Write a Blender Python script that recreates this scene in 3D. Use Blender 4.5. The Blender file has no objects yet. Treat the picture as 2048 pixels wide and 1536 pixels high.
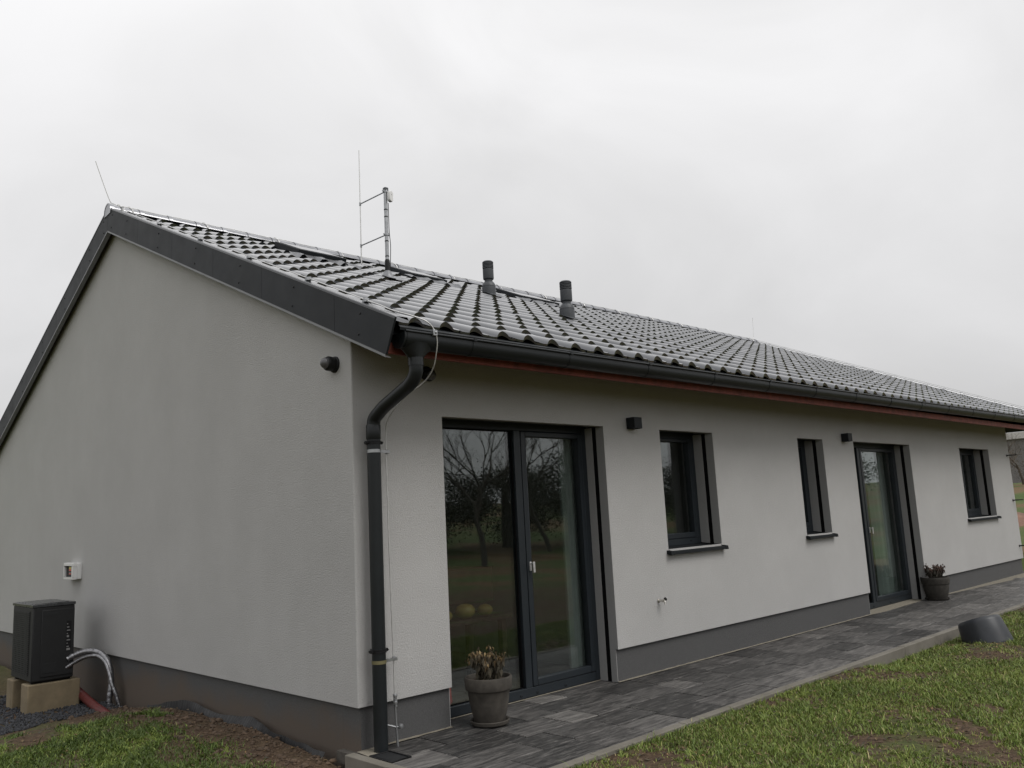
import bpy, bmesh, math, random
import numpy as np
from mathutils import Vector, Matrix
S = bpy.context.scene
C = S.collection
random.seed(7); rng = np.random.default_rng(11)
rad = math.radians
# ------------------------------------------------------------------ camera
F_PX = 1690.71; YAW = 0.797112; PIT = 0.158706; ROL = -0.0514089
CAM = Vector((-3.47895, -5.26984, 1.54837))
cd = bpy.data.cameras.new('camera'); cam = bpy.data.objects.new('camera', cd); C.objects.link(cam)
cd.sensor_fit = 'HORIZONTAL'; cd.sensor_width = 36.0; cd.lens = F_PX / 2048 * 36.0
cd.clip_start = 0.05; cd.clip_end = 3000
_f = Vector((math.cos(YAW)*math.cos(PIT), math.sin(YAW)*math.cos(PIT), math.sin(PIT)))
_r = Vector((math.sin(YAW), -math.cos(YAW), 0)); _u = _r.cross(_f)
_r2 = math.cos(ROL)*_r + math.sin(ROL)*_u; _u2 = -math.sin(ROL)*_r + math.cos(ROL)*_u
cam.matrix_world = Matrix(((_r2.x, _u2.x, -_f.x, CAM.x), (_r2.y, _u2.y, -_f.y, CAM.y), (_r2.z, _u2.z, -_f.z, CAM.z), (0, 0, 0, 1)))
S.camera = cam
# ------------------------------------------------------------------ overcast sky
SUN_EL, SUN_AZ = rad(52), rad(-76)          # azimuth measured from +x towards +y
W = bpy.data.worlds.new('World'); S.world = W; W.use_nodes = True
nt = W.node_tree; nt.nodes.clear()
def wn(t, **k):
    n = nt.nodes.new(t)
    for a, b in k.items(): setattr(n, a, b)
    return n
out = wn('ShaderNodeOutputWorld'); bg = wn('ShaderNodeBackground'); bg.inputs['Strength'].default_value = 1.0
sky = wn('ShaderNodeTexSky', sky_type='NISHITA', sun_disc=False, sun_elevation=SUN_EL, sun_rotation=rad(90) - SUN_AZ)
sky.dust_density = 4.0
sc_ = wn('ShaderNodeVectorMath', operation='SCALE'); sc_.inputs['Scale'].default_value = 0.08
tc = wn('ShaderNodeTexCoord'); mp = wn('ShaderNodeMapping'); mp.inputs['Scale'].default_value = (1.0, 1.0, 1.4); mp.inputs['Rotation'].default_value = (0.3, 0.5, 0.9)
n1 = wn('ShaderNodeTexNoise'); n1.inputs['Scale'].default_value = 2.3; n1.inputs['Detail'].default_value = 6; n1.inputs['Roughness'].default_value = 0.5; n1.inputs['Distortion'].default_value = 0.6
cr = wn('ShaderNodeValToRGB')
cr.color_ramp.elements[0].position = 0.30; cr.color_ramp.elements[0].color = (0.69, 0.686, 0.688, 1)
cr.color_ramp.elements[1].position = 0.68; cr.color_ramp.elements[1].color = (0.85, 0.846, 0.852, 1)
# cloud deck is brighter towards the veiled sun and towards the zenith
sep = wn('ShaderNodeSeparateXYZ')
dv = wn('ShaderNodeVectorMath', operation='DOT_PRODUCT'); dv.inputs[1].default_value = (0.02, -0.02, 1.0)
mr = wn('ShaderNodeMapRange'); mr.inputs['From Min'].default_value = 0.0; mr.inputs['From Max'].default_value = 1.0; mr.inputs['To Min'].default_value = 0.76; mr.inputs['To Max'].default_value = 1.62
mul = wn('ShaderNodeVectorMath', operation='SCALE')
mx = wn('ShaderNodeMix', data_type='RGBA'); mx.inputs['Factor'].default_value = 0.95
L = nt.links.new
L(tc.outputs['Generated'], mp.inputs['Vector']); L(mp.outputs['Vector'], n1.inputs['Vector']); L(n1.outputs['Fac'], cr.inputs['Fac'])
L(tc.outputs['Generated'], dv.inputs[0]); L(dv.outputs['Value'], mr.inputs['Value'])
L(cr.outputs['Color'], mul.inputs[0]); L(mr.outputs['Result'], mul.inputs['Scale'])
L(sky.outputs['Color'], sc_.inputs[0]); L(sc_.outputs['Vector'], mx.inputs['A']); L(mul.outputs['Vector'], mx.inputs['B'])
L(mx.outputs['Result'], bg.inputs['Color']); L(bg.outputs['Background'], out.inputs['Surface'])
sl = bpy.data.lights.new('sun', 'SUN'); sl.energy = 1.4; sl.angle = rad(32); sl.color = (1.0, 0.97, 0.93)
sun = bpy.data.objects.new('sun', sl); C.objects.link(sun)
sd = Vector((math.cos(SUN_EL)*math.cos(SUN_AZ), math.cos(SUN_EL)*math.sin(SUN_AZ), math.sin(SUN_EL)))
sun.rotation_euler = sd.to_track_quat('Z', 'Y').to_euler(); sun.location = (0, -10, 20)
S.view_settings.view_transform = 'Standard'; S.view_settings.look = 'None'
S.view_settings.exposure = 0.0; S.view_settings.gamma = 1.0; S.view_settings.use_curve_mapping = False
S.cycles.max_bounces = 8; S.cycles.transparent_max_bounces = 12; S.cycles.caustics_reflective = False; S.cycles.caustics_refractive = False

# ------------------------------------------------------------------ helpers
def tag(o, label=None, cat=None, group=None, kind=None):
    if label: o['label'] = label
    if cat: o['category'] = cat
    if group: o['group'] = group
    if kind: o['kind'] = kind
    return o
def thing(name, label, cat, loc=(0, 0, 0), group=None):
    o = bpy.data.objects.new(name, None); C.objects.link(o); o.location = loc; o.empty_display_size = 0.1
    return tag(o, label, cat, group)
class MB:
    """collects world-space geometry; build() links it as ONE mesh object"""
    def __init__(s): s.v = []; s.f = []; s.mi = []; s.cur = 0
    def add(s, vs, fs):
        b = len(s.v); s.v += [tuple(v) for v in vs]; s.f += [tuple(i + b for i in f) for f in fs]; s.mi += [s.cur]*len(fs); return s
    def box(s, x0, x1, y0, y1, z0, z1):
        return s.add([(x0,y0,z0),(x1,y0,z0),(x1,y1,z0),(x0,y1,z0),(x0,y0,z1),(x1,y0,z1),(x1,y1,z1),(x0,y1,z1)],
                     [(0,3,2,1),(4,5,6,7),(0,1,5,4),(1,2,6,5),(2,3,7,6),(3,0,4,7)])
    def quad(s, *p): return s.add(p, [tuple(range(len(p)))])
    def prism(s, poly, d):
        """closed polygon (3-D points) swept by vector d"""
        n = len(poly); a = [Vector(p) for p in poly]; b = [p + Vector(d) for p in a]
        return s.add(a + b, [tuple(range(n))[::-1], tuple(range(n, 2*n))] + [(i, (i+1) % n, n+(i+1) % n, n+i) for i in range(n)])
    def tube(s, pts, r, n=10, cap=True):
        pts = [Vector(p) for p in pts]; m = len(pts)
        rs = r if hasattr(r, '__len__') else [r]*m
        vs = []; up = None
        for i, p in enumerate(pts):
            t = (pts[min(i+1, m-1)] - pts[max(i-1, 0)]).normalized()
            if up is None:
                up = Vector((0, 0, 1)) if abs(t.z) < 0.9 else Vector((1, 0, 0))
            a = (up - t*up.dot(t)).normalized(); up = a; b = t.cross(a)
            for k in range(n):
                th = 2*math.pi*k/n; vs.append(p + (a*math.cos(th) + b*math.sin(th))*rs[i])
        fs = [(i*n+k, i*n+(k+1) % n, (i+1)*n+(k+1) % n, (i+1)*n+k) for i in range(m-1) for k in range(n)]
        if cap: fs += [tuple(range(n))[::-1], tuple(range((m-1)*n, m*n))]
        return s.add(vs, fs)
    def lathe(s, prof, c=(0, 0, 0), n=32, M=None, cap=False):
        """prof: list of (radius, height); M optional 3x3 rotation"""
        vs = []
        for r, h in prof:
            for k in range(n):
                th = 2*math.pi*k/n; v = Vector((r*math.cos(th), r*math.sin(th), h))
                if M is not None: v = M @ v
                vs.append(v + Vector(c))
        m = len(prof)
        fs = [(i*n+k, i*n+(k+1) % n, (i+1)*n+(k+1) % n, (i+1)*n+k) for i in range(m-1) for k in range(n)]
        if cap: fs += [tuple(range(n))[::-1], tuple(range((m-1)*n, m*n))]
        return s.add(vs, fs)
    def build(s, name, mat, parent=None, smooth=None, bevel=0, label=None, segs=2):
        me = bpy.data.meshes.new(name)
        org = parent_origin(parent) if parent else Vector((0, 0, 0))
        me.from_pydata([tuple(Vector(v) - org) for v in s.v], [], s.f)
        ms = mat if isinstance(mat, (list, tuple)) else [mat]
        for m_ in ms: me.materials.append(m_)
        if len(ms) > 1: me.polygons.foreach_set('material_index', s.mi)
        me.update()
        o = bpy.data.objects.new(name, me); C.objects.link(o)
        if parent: o.parent = parent
        if bevel:
            bm = bmesh.new(); bm.from_mesh(me); bmesh.ops.remove_doubles(bm, verts=bm.verts, dist=1e-6)
            es = [e for e in bm.edges if len(e.link_faces) == 2 and e.calc_face_angle(0) > 0.6]
            rb = bmesh.ops.bevel(bm, geom=es, offset=bevel, segments=segs, profile=0.5, affect='EDGES', clamp_overlap=True)
            if not smooth:
                for f_ in rb['faces']: f_.smooth = True
            bm.to_mesh(me); bm.free()
        if smooth:
            me.polygons.foreach_set('use_smooth', [True]*len(me.polygons)); me.set_sharp_from_angle(angle=rad(smooth))
        if label: o['label'] = label
        return o
def parent_origin(p):
    v = Vector((0, 0, 0))
    while p: v += p.location; p = p.parent
    return v
def spline(pts, n=8):
    """Catmull-Rom through points"""
    P = [Vector(p) for p in pts]; P = [2*P[0]-P[1]] + P + [2*P[-1]-P[-2]]; o = []
    for i in range(1, len(P)-2):
        a, b, c, d = P[i-1:i+3]
        for k in range(n):
            t = k/n; o.append(0.5*((2*b) + (c-a)*t + (2*a-5*b+4*c-d)*t*t + (3*b-a-3*c+d)*t**3))
    o.append(P[-2]); return o

# ------------------------------------------------------------------ materials
class Mat:
    def __init__(s, name):
        s.m = bpy.data.materials.new(name); s.m.use_nodes = True; s.t = s.m.node_tree
        s.b = s.t.nodes['Principled BSDF']; s.tc = None
    def n(s, t, **k):
        x = s.t.nodes.new(t)
        for a, b in k.items(): setattr(x, a, b)
        return x
    def l(s, a, b): s.t.links.new(a, b)
    def co(s, scale=(1, 1, 1)):
        g = s.n('ShaderNodeNewGeometry'); mp = s.n('ShaderNodeMapping'); mp.inputs['Scale'].default_value = scale
        s.l(g.outputs['Position'], mp.inputs['Vector']); return mp.outputs['Vector']
    def noise(s, scale, detail=4, rough=0.55, sc=(1, 1, 1), dist=0):
        x = s.n('ShaderNodeTexNoise'); x.inputs['Scale'].default_value = scale; x.inputs['Detail'].default_value = detail
        x.inputs['Roughness'].default_value = rough; x.inputs['Distortion'].default_value = dist
        s.l(s.co(sc), x.inputs['Vector']); return x.outputs['Fac']
    def ramp(s, f, stops):
        r = s.n('ShaderNodeValToRGB'); e = r.color_ramp.elements
        while len(e) < len(stops): e.new(0.5)
        for i, (p, c) in enumerate(stops):
            e[i].position = p; e[i].color = (*c, 1) if len(c) == 3 else c
        s.l(f, r.inputs['Fac']); return r.outputs['Color']
    def mix(s, f, a, b, mode='MIX'):
        x = s.n('ShaderNodeMix', data_type='RGBA', blend_type=mode)
        for sock, v in ((x.inputs['Factor'], f), (x.inputs['A'], a), (x.inputs['B'], b)):
            if isinstance(v, (int, float)): sock.default_value = v
            elif isinstance(v, tuple): sock.default_value = (*v, 1)
            else: s.l(v, sock)
        return x.outputs['Result']
    def math(s, op, a, b=0.0):
        x = s.n('ShaderNodeMath', operation=op)
        for i, v in enumerate((a, b)):
            if isinstance(v, (int, float)): x.inputs[i].default_value = v
            else: s.l(v, x.inputs[i])
        return x.outputs['Value']
    def bump(s, h, strength=0.3, dist=0.01):
        x = s.n('ShaderNodeBump'); x.inputs['Strength'].default_value = strength; x.inputs['Distance'].default_value = dist
        s.l(h, x.inputs['Height']); s.l(x.outputs['Normal'], s.b.inputs['Normal'])
    def color(s, c):
        if isinstance(c, tuple): s.b.inputs['Base Color'].default_value = (*c, 1)
        else: s.l(c, s.b.inputs['Base Color'])
    def rough(s, r):
        if isinstance(r, (int, float)): s.b.inputs['Roughness'].default_value = r
        else: s.l(r, s.b.inputs['Roughness'])
def simple(name, col, rough=0.5, metal=0.0, var=0.12, nscale=9.0, bump=0.0, bscale=200.0, rvar=0.08, spec=None):
    m = Mat(name); f = m.noise(nscale, 5)
    lo = tuple(c*(1-var) for c in col); hi = tuple(min(1, c*(1+var)) for c in col)
    m.color(m.ramp(f, [(0.3, lo), (0.7, hi)]))
    m.rough(m.math('ADD', m.math('MULTIPLY', m.noise(nscale*2.3, 4), rvar*2), rough - rvar))
    m.b.inputs['Metallic'].default_value = metal
    if spec is not None: m.b.inputs['Specular IOR Level'].default_value = spec
    if bump: m.bump(m.noise(bscale, 3), bump, 0.004)
    return m.m
def sepz(m):
    g = m.n('ShaderNodeNewGeometry'); x = m.n('ShaderNodeSeparateXYZ'); m.l(g.outputs['Position'], x.inputs[0]); return x

def mat_plaster():
    m = Mat('facade_plaster')
    a = m.noise(1.1, 5, 0.6); b = m.noise(260, 2, 0.6); st = m.noise(0.9, 5, 0.6, (3.0, 3.0, 0.35))
    base = m.ramp(a, [(0.3, (0.466, 0.463, 0.456)), (0.7, (0.512, 0.509, 0.502))])
    base = m.mix(m.math('MULTIPLY', st, 0.08), base, (0.43, 0.427, 0.42))
    base = m.mix(m.ramp(b, [(0.30, (1, 1, 1)), (0.42, (0, 0, 0))]), base, (0.30, 0.295, 0.285))
    pit = m.ramp(m.math('ADD', m.noise(62, 3, 0.7), m.math('MULTIPLY', m.noise(2.5, 3), 0.12)), [(0.715, (0, 0, 0)), (0.78, (0.85, 0.85, 0.85))])
    base = m.mix(pit, base, (0.20, 0.195, 0.185))
    base = m.mix(m.ramp(m.noise(2.6, 6, 0.7), [(0.40, (0, 0, 0)), (0.75, (0.35, 0.35, 0.35))]), base, (0.43, 0.427, 0.42))
    m.color(base); m.rough(0.9); m.b.inputs['Specular IOR Level'].default_value = 0.25
    h = m.math('ADD', m.noise(300, 2, 0.6), m.math('MULTIPLY', m.noise(85, 3, 0.6), 1.2))
    m.bump(h, 0.85, 0.0055); return m.m
def mat_plinth():
    m = Mat('plinth_mosaic_plaster')
    a = m.noise(420, 2, 0.7); b = m.noise(1.5, 4)
    base = m.ramp(a, [(0.32, (0.035, 0.035, 0.036)), (0.5, (0.078, 0.078, 0.079)), (0.68, (0.125, 0.125, 0.125))])
    base = m.mix(m.math('MULTIPLY', b, 0.3), base, (0.065, 0.065, 0.065))
    # dried mud splashed on the gable side only
    x = sepz(m)
    top = m.math('ADD', m.math('MULTIPLY', m.noise(1.6, 5, 0.65), 0.55), -0.04)
    low = m.math('MULTIPLY', m.math('SUBTRACT', top, x.outputs['Z']), 4.0)
    side = m.math('LESS_THAN', x.outputs['X'], 0.04)
    f = m.math('MULTIPLY', m.math('MINIMUM', m.math('MAXIMUM', low, 0.0), 0.75), side)
    base = m.mix(f, base, (0.105, 0.078, 0.056))
    m.color(base); m.rough(0.8); m.bump(a, 0.4, 0.003); return m.m
def mat_reveal():
    m = Mat('reveal_grey_plaster'); a = m.noise(300, 2, 0.6)
    m.color(m.ramp(a, [(0.3, (0.30, 0.30, 0.296)), (0.7, (0.37, 0.37, 0.365))])); m.rough(0.85); m.bump(a, 0.4, 0.003); return m.m
def mat_tile():
    m = Mat('glazed_roof_tile')
    at = m.n('ShaderNodeAttribute', attribute_name='tint')
    base = m.mix(at.outputs['Fac'], (0.010, 0.011, 0.013), (0.019, 0.020, 0.023))
    base = m.mix(m.math('MULTIPLY', m.noise(5, 5, 0.6), 0.35), base, (0.028, 0.030, 0.033)); m.color(base)
    m.rough(0.10); m.b.inputs['Specular IOR Level'].default_value = 1.0; m.b.inputs['Coat Weight'].default_value = 1.0; m.b.inputs['Coat IOR'].default_value = 1.5; m.b.inputs['Specular Tint'].default_value = (0.90, 0.94, 1.0, 1)
    m.l(m.math('ADD', m.math('MULTIPLY', m.noise(9, 5, 0.6), 0.09), 0.0), m.b.inputs['Coat Roughness'])
    m.bump(m.noise(6, 4), 0.06, 0.004); return m.m
def mat_glass():
    m = Mat('window_glass'); t = m.t
    for n_ in list(t.nodes): t.nodes.remove(n_)
    o = m.n('ShaderNodeOutputMaterial'); tr = m.n('ShaderNodeBsdfTransparent'); tr.inputs['Color'].default_value = (0.80, 0.84, 0.82, 1)
    gl = m.n('ShaderNodeBsdfGlossy'); gl.inputs['Roughness'].default_value = 0.0; gl.inputs['Color'].default_value = (0.92, 0.95, 0.96, 1)
    lw = m.n('ShaderNodeLayerWeight'); lw.inputs['Blend'].default_value = 0.5
    k = m.math('MINIMUM', m.math('ADD', m.math('MULTIPLY', m.math('POWER', lw.outputs['Facing'], 5.0), 1.3), 0.105), 1.0)   # double glazing: more faces reflect than the two modelled
    bm_ = m.n('ShaderNodeBump'); bm_.inputs['Strength'].default_value = 0.02; bm_.inputs['Distance'].default_value = 0.05
    m.l(m.noise(1.3, 2, 0.4), bm_.inputs['Height']); m.l(bm_.outputs['Normal'], gl.inputs['Normal'])
    mx_ = m.n('ShaderNodeMixShader'); m.l(k, mx_.inputs[0]); m.l(tr.outputs[0], mx_.inputs[1]); m.l(gl.outputs[0], mx_.inputs[2]); m.l(mx_.outputs[0], o.inputs[0]); return m.m
def mat_slab():
    m = Mat('streaked_paving_slab')
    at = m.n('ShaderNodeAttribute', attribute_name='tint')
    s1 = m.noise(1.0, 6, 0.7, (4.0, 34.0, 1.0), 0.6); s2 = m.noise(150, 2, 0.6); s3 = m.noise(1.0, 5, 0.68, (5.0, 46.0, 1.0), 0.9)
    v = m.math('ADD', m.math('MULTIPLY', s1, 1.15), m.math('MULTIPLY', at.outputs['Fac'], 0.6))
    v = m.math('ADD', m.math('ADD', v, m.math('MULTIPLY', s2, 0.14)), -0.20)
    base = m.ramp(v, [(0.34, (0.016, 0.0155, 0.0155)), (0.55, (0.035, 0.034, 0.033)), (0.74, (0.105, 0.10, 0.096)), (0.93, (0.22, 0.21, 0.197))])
    base = m.mix(m.ramp(s3, [(0.53, (0, 0, 0)), (0.66, (0.75, 0.75, 0.75))]), base, (0.17, 0.162, 0.152))
    m.color(base); m.rough(m.math('ADD', m.math('MULTIPLY', m.noise(3, 4), 0.4), 0.28)); m.b.inputs['Specular IOR Level'].default_value = 0.35
    m.bump(m.math('ADD', s2, s1), 0.22, 0.004); return m.m
def mat_kerb():
    m = Mat('concrete_kerb'); a = m.noise(180, 3, 0.6); b = m.noise(3.0, 5, 0.6)
    base = m.ramp(b, [(0.3, (0.125, 0.114, 0.092)), (0.7, (0.205, 0.19, 0.163))]); base = m.mix(m.math('MULTIPLY', a, 0.3), base, (0.13, 0.12, 0.10))
    m.color(base); m.rough(0.85); m.bump(a, 0.3, 0.003); return m.m
def mat_ground():
    m = Mat('lawn_soil'); x = sepz(m)
    a = m.noise(1.6, 6, 0.65); b = m.noise(28, 5, 0.7); c = m.noise(0.16, 4, 0.6)
    soil = m.ramp(b, [(0.3, (0.034, 0.022, 0.014)), (0.55, (0.088, 0.059, 0.038)), (0.75, (0.145, 0.102, 0.07))])
    moss = m.ramp(b, [(0.3, (0.035, 0.045, 0.015)), (0.7, (0.10, 0.11, 0.04))])
    far = m.ramp(c, [(0.38, (0.055, 0.085, 0.022)), (0.50, (0.075, 0.095, 0.03)), (0.56, (0.13, 0.085, 0.045)), (0.66, (0.10, 0.075, 0.04))])
    near = m.mix(m.ramp(a, [(0.38, (0, 0, 0)), (0.50, (1, 1, 1))]), moss, soil)
    # bare earth close to the gable
    d = m.math('MULTIPLY', m.math('ADD', x.outputs['X'], 1.1), 1.6)
    gy = m.math('GREATER_THAN', x.outputs['Y'], -0.5)
    near = m.mix(m.math('MULTIPLY', m.math('MINIMUM', m.math('MAXIMUM', d, 0.0), 0.9), gy), near, soil)
    # beyond a dozen metres the sheet itself carries the look of the meadow
    r = m.n('ShaderNodeVectorMath', operation='DISTANCE'); g = m.n('ShaderNodeNewGeometry'); m.l(g.outputs['Position'], r.inputs[0]); r.inputs[1].default_value = (3, -2, 0)
    k = m.math('MINIMUM', m.math('MAXIMUM', m.math('MULTIPLY', m.math('SUBTRACT', r.outputs['Value'], 9.0), 0.25), 0.0), 1.0)
    m.color(m.mix(k, near, far)); m.rough(0.95); m.b.inputs['Specular IOR Level'].default_value = 0.2; m.bump(b, 0.7, 0.02); return m.m
def mat_blade():
    m = Mat('grass_blade'); at = m.n('ShaderNodeAttribute', attribute_name='tint')
    base = m.ramp(at.outputs['Fac'], [(0.0, (0.062, 0.098, 0.017)), (0.40, (0.170, 0.235, 0.044)), (0.68, (0.285, 0.325, 0.078)), (0.86, (0.38, 0.34, 0.14)), (1.0, (0.44, 0.34, 0.20))])
    m.color(base); m.rough(0.5); m.b.inputs['Specular IOR Level'].default_value = 0.35
    return m.m
M = dict(
    plaster=mat_plaster(), plinth=mat_plinth(), reveal=mat_reveal(), tile=mat_tile(), glass=mat_glass(), slab=mat_slab(), kerb=mat_kerb(), ground=mat_ground(), blade=mat_blade(),
    anth=simple('anthracite_sheet', (0.0115, 0.0140, 0.0170), 0.55, 0, 0.14, 3.0, 0.03, 25, spec=0.28),
    gutter=simple('anthracite_gutter', (0.010, 0.0125, 0.0140), 0.38, 0, 0.15, 4.0, spec=0.36),
    frame=simple('window_frame_lacquer', (0.019, 0.024, 0.029), 0.40, 0, 0.06, 6.0, spec=0.35),
    clod=simple('brown_clod', (0.085, 0.057, 0.037), 0.95, 0, 0.5, 22, 0.5, 150),
    sill=simple('sill_sheet', (0.012, 0.014, 0.016), 0.65, 0, 0.1, 5.0, spec=0.15),
    ridge=simple('wet_ridge_tile', (0.30, 0.305, 0.32), 0.22, 0.75, 0.2, 4.0),
    trim=simple('trim_strip', (0.20, 0.205, 0.21), 0.45, 0.5, 0.1, 6.0),
    black=simple('black_void', (0.004, 0.004, 0.0045), 0.8, 0, 0.1, spec=0.1),
    cap=simple('wet_flashing', (0.05, 0.053, 0.058), 0.16, 0.3, 0.1, 4, rvar=0.03, spec=0.9),
    fascia=simple('red_brown_wood', (0.185, 0.044, 0.029), 0.65, 0, 0.35, 14, 0.15, 60),
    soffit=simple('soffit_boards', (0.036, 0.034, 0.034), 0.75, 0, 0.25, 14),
    zinc=simple('galvanised_steel', (0.36, 0.37, 0.38), 0.38, 0.8, 0.2, 20),
    alu=simple('aluminium_wire', (0.62, 0.62, 0.61), 0.45, 0.6, 0.12, 20),
    white=simple('white_plastic', (0.74, 0.74, 0.73), 0.4, 0, 0.05, 10),
    cable=simple('black_rubber', (0.010, 0.010, 0.011), 0.5, spec=0.25),
    vent=simple('dark_vent_plastic', (0.052, 0.057, 0.064), 0.5, 0, 0.15, 12, 0.05, 60),
    lead=simple('lead_flashing', (0.20, 0.205, 0.215), 0.4, 0.5, 0.2, 25, 0.3, 60),
    pot=simple('weathered_clay', (0.062, 0.055, 0.046), 0.85, 0, 0.3, 16, 0.35, 160),
    potd=simple('dark_clay', (0.040, 0.036, 0.030), 0.8, 0, 0.35, 16, 0.35, 160),
    earth=simple('potting_soil', (0.045, 0.030, 0.020), 0.95, 0, 0.4, 60, 0.8, 120),
    stem=simple('dry_stem', (0.055, 0.042, 0.028), 0.8, 0, 0.35, 40),
    tub=simple('black_tub_plastic', (0.018, 0.021, 0.026), 0.42, 0, 0.3, 7, 0.08, 60),
    pump=simple('heat_pump_casing', (0.0085, 0.0092, 0.010), 0.6, 0, 0.12, 8, 0.05, 150),
    pumpd=simple('heat_pump_recess', (0.010, 0.011, 0.012), 0.6),
    block=simple('sandy_concrete_block', (0.20, 0.16, 0.10), 0.9, 0, 0.22, 7, 0.5, 120),
    gravel=simple('basalt_gravel', (0.030, 0.032, 0.037), 0.75, 0, 0.5, 30, 0.3, 150),
    redpipe=simple('red_corrugated_conduit', (0.10, 0.018, 0.016), 0.5, 0, 0.25, 12),
    foil=simple('crinkled_foil', (0.25, 0.25, 0.26), 0.34, 0.9, 0.25, 45, 0.9, 55),
    nop=simple('dimpled_membrane', (0.020, 0.020, 0.021), 0.6, 0, 0.4, 15),
    sand=simple('joint_sand', (0.215, 0.195, 0.155), 0.95, 0, 0.2, 25, 0.5, 150),
    bed=simple('slab_bedding', (0.075, 0.068, 0.058), 0.95, 0, 0.3, 18),
    roomwall=simple('interior_plaster', (0.42, 0.415, 0.40), 0.9, 0, 0.05),
    floor=simple('interior_floor', (0.16, 0.13, 0.10), 0.5, 0, 0.2),
    curtain=simple('grey_curtain', (0.40, 0.43, 0.42), 0.9, 0, 0.08),
    brown=simple('dark_brown_wood', (0.035, 0.022, 0.015), 0.6, 0, 0.3),
    gourd=simple('yellow_rind', (0.30, 0.21, 0.06), 0.5, 0, 0.2),
    redcl=simple('red_fabric', (0.52, 0.07, 0.06), 0.85, 0, 0.15),
    bark=simple('dark_bark', (0.055, 0.048, 0.040), 0.9, 0, 0.3, 8, 0.4, 40),
    needle=simple('evergreen_leaf', (0.046, 0.048, 0.032), 0.7, 0, 0.5, 1.5),
    twig=simple('brown_twig', (0.085, 0.068, 0.05), 0.9, 0, 0.3, 2),
    hallw=simple('pale_cladding', (0.52, 0.50, 0.48), 0.7), halld=simple('grey_cladding', (0.17, 0.165, 0.16), 0.8),
    mud=simple('bare_red_earth', (0.16, 0.085, 0.055), 0.95, 0, 0.35, 2.0, 0.5, 8),
    chrome=simple('chromed_brass', (0.6, 0.58, 0.54), 0.25, 0.9, 0.15),
    brass=simple('dull_brass', (0.15, 0.135, 0.07), 0.6, 0.3, 0.2),
    yellow=simple('yellow_label', (0.6, 0.5, 0.12), 0.6), redl=simple('red_label', (0.6, 0.12, 0.10), 0.6), paper=simple('label_paper', (0.22, 0.22, 0.22), 0.6),
    dome=simple('smoked_dome', (0.10, 0.10, 0.105), 0.12),
)
def leafmat(name, stops):
    m = Mat(name); at = m.n('ShaderNodeAttribute', attribute_name='tint'); m.color(m.ramp(at.outputs['Fac'], stops)); m.rough(0.75); return m.m
M['deadleaf'] = leafmat('withered_leaf', [(0, (0.030, 0.027, 0.017)), (0.5, (0.075, 0.058, 0.034)), (0.82, (0.20, 0.125, 0.048)), (1, (0.36, 0.27, 0.14))])
M['flower'] = leafmat('faded_flower', [(0, (0.03, 0.03, 0.02)), (0.6, (0.075, 0.05, 0.04)), (1, (0.20, 0.10, 0.07))])
def set_tint(o, vals):
    a = o.data.attributes.new('tint', 'FLOAT', 'POINT'); a.data.foreach_set('value', np.asarray(vals, 'f'))

# ------------------------------------------------------------------ terrain
def smooth(a, b, x): t = np.clip((x-a)/(b-a), 0, 1); return t*t*(3-2*t)
def lump(x, y, s, seed=0):
    r = np.random.default_rng(seed); z = 0
    for i in range(7):
        a = r.uniform(0, 6.28); k = r.uniform(0.6, 2.2)/s; ph = r.uniform(0, 6.28)
        z = z + np.sin((x*math.cos(a) + y*math.sin(a))*k*2 + ph)/7
    return z
def ground_z(x, y):
    x = np.asarray(x, float); y = np.asarray(y, float)
    d = np.maximum(-1.41 - y, 0)
    dip = smooth(4.6, 5.4, x)*(1 - smooth(7.4, 9.0, x))*0.085*np.exp(-(d/0.45)**2)
    front = -0.022 - dip - 0.018*np.minimum(d, 4) + 0.022*lump(x, y, 0.9, 1)*smooth(0.05, 0.6, d) + 0.008*lump(x, y, 0.22, 2)*smooth(0.05, 0.3, d)
    gab = np.interp(y, [-1.6, -0.2, 0.25, 1.3, 2.3, 2.9, 3.5, 4.2, 4.9, 6.0, 9.5, 14], [-0.13, -0.125, -0.05, -0.03, 0.0, -0.02, -0.09, -0.17, -0.20, -0.22, -0.14, -0.2])
    gab = gab - 0.035*np.clip(-x - 0.4, 0, 4) + (0.035*lump(x, y, 0.5, 3) + 0.018*lump(x, y, 0.16, 4))*(1 - smooth(3.6, 4.4, y)*(1-smooth(6.2, 7, y))*smooth(-2.2, -1.3, x))
    w = smooth(-1.6, -1.2, y)*(1 - smooth(-0.1, 0.0, x))
    z = front*(1-w) + gab*w
    z = np.where((x > -0.085) & (y > -1.40) & (x < 21), -0.35, z)         # under the house and its path
    R = np.hypot(x-5, y); far = smooth(16, 70, x)*2.3 + smooth(70, 300, x)*4.0
    side = smooth(12, 45, -y)*1.2*smooth(-20, 10, x)
    z = z + np.where(x > 21, far, far*0) + side + 0.12*lump(x, y, 7, 5)*smooth(8, 20, R)
    return z
def axis(lo, hi, fine):
    a = [lo]
    while a[-1] < hi:
        x = a[-1]; d = max(fine[0]-x, x-fine[1], 0); a.append(x + max(0.075, d*0.11))
    return np.array(a)
gx = np.unique(np.concatenate([axis(-600, 900, (-2.6, 12.5)), [-0.095, -0.075, -0.1, 21.0, 21.05]])); gy = np.unique(np.concatenate([axis(-600, 600, (-4.6, 7.0)), [-1.405, -1.395]]))
X, Y = np.meshgrid(gx, gy, indexing='ij'); Z = ground_z(X, Y)
nx, ny = len(gx), len(gy)
me = bpy.data.meshes.new('lawn_ground')
idx = np.arange(nx*ny).reshape(nx, ny)
q = np.stack([idx[:-1, :-1], idx[1:, :-1], idx[1:, 1:], idx[:-1, 1:]], -1).reshape(-1, 4)
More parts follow.
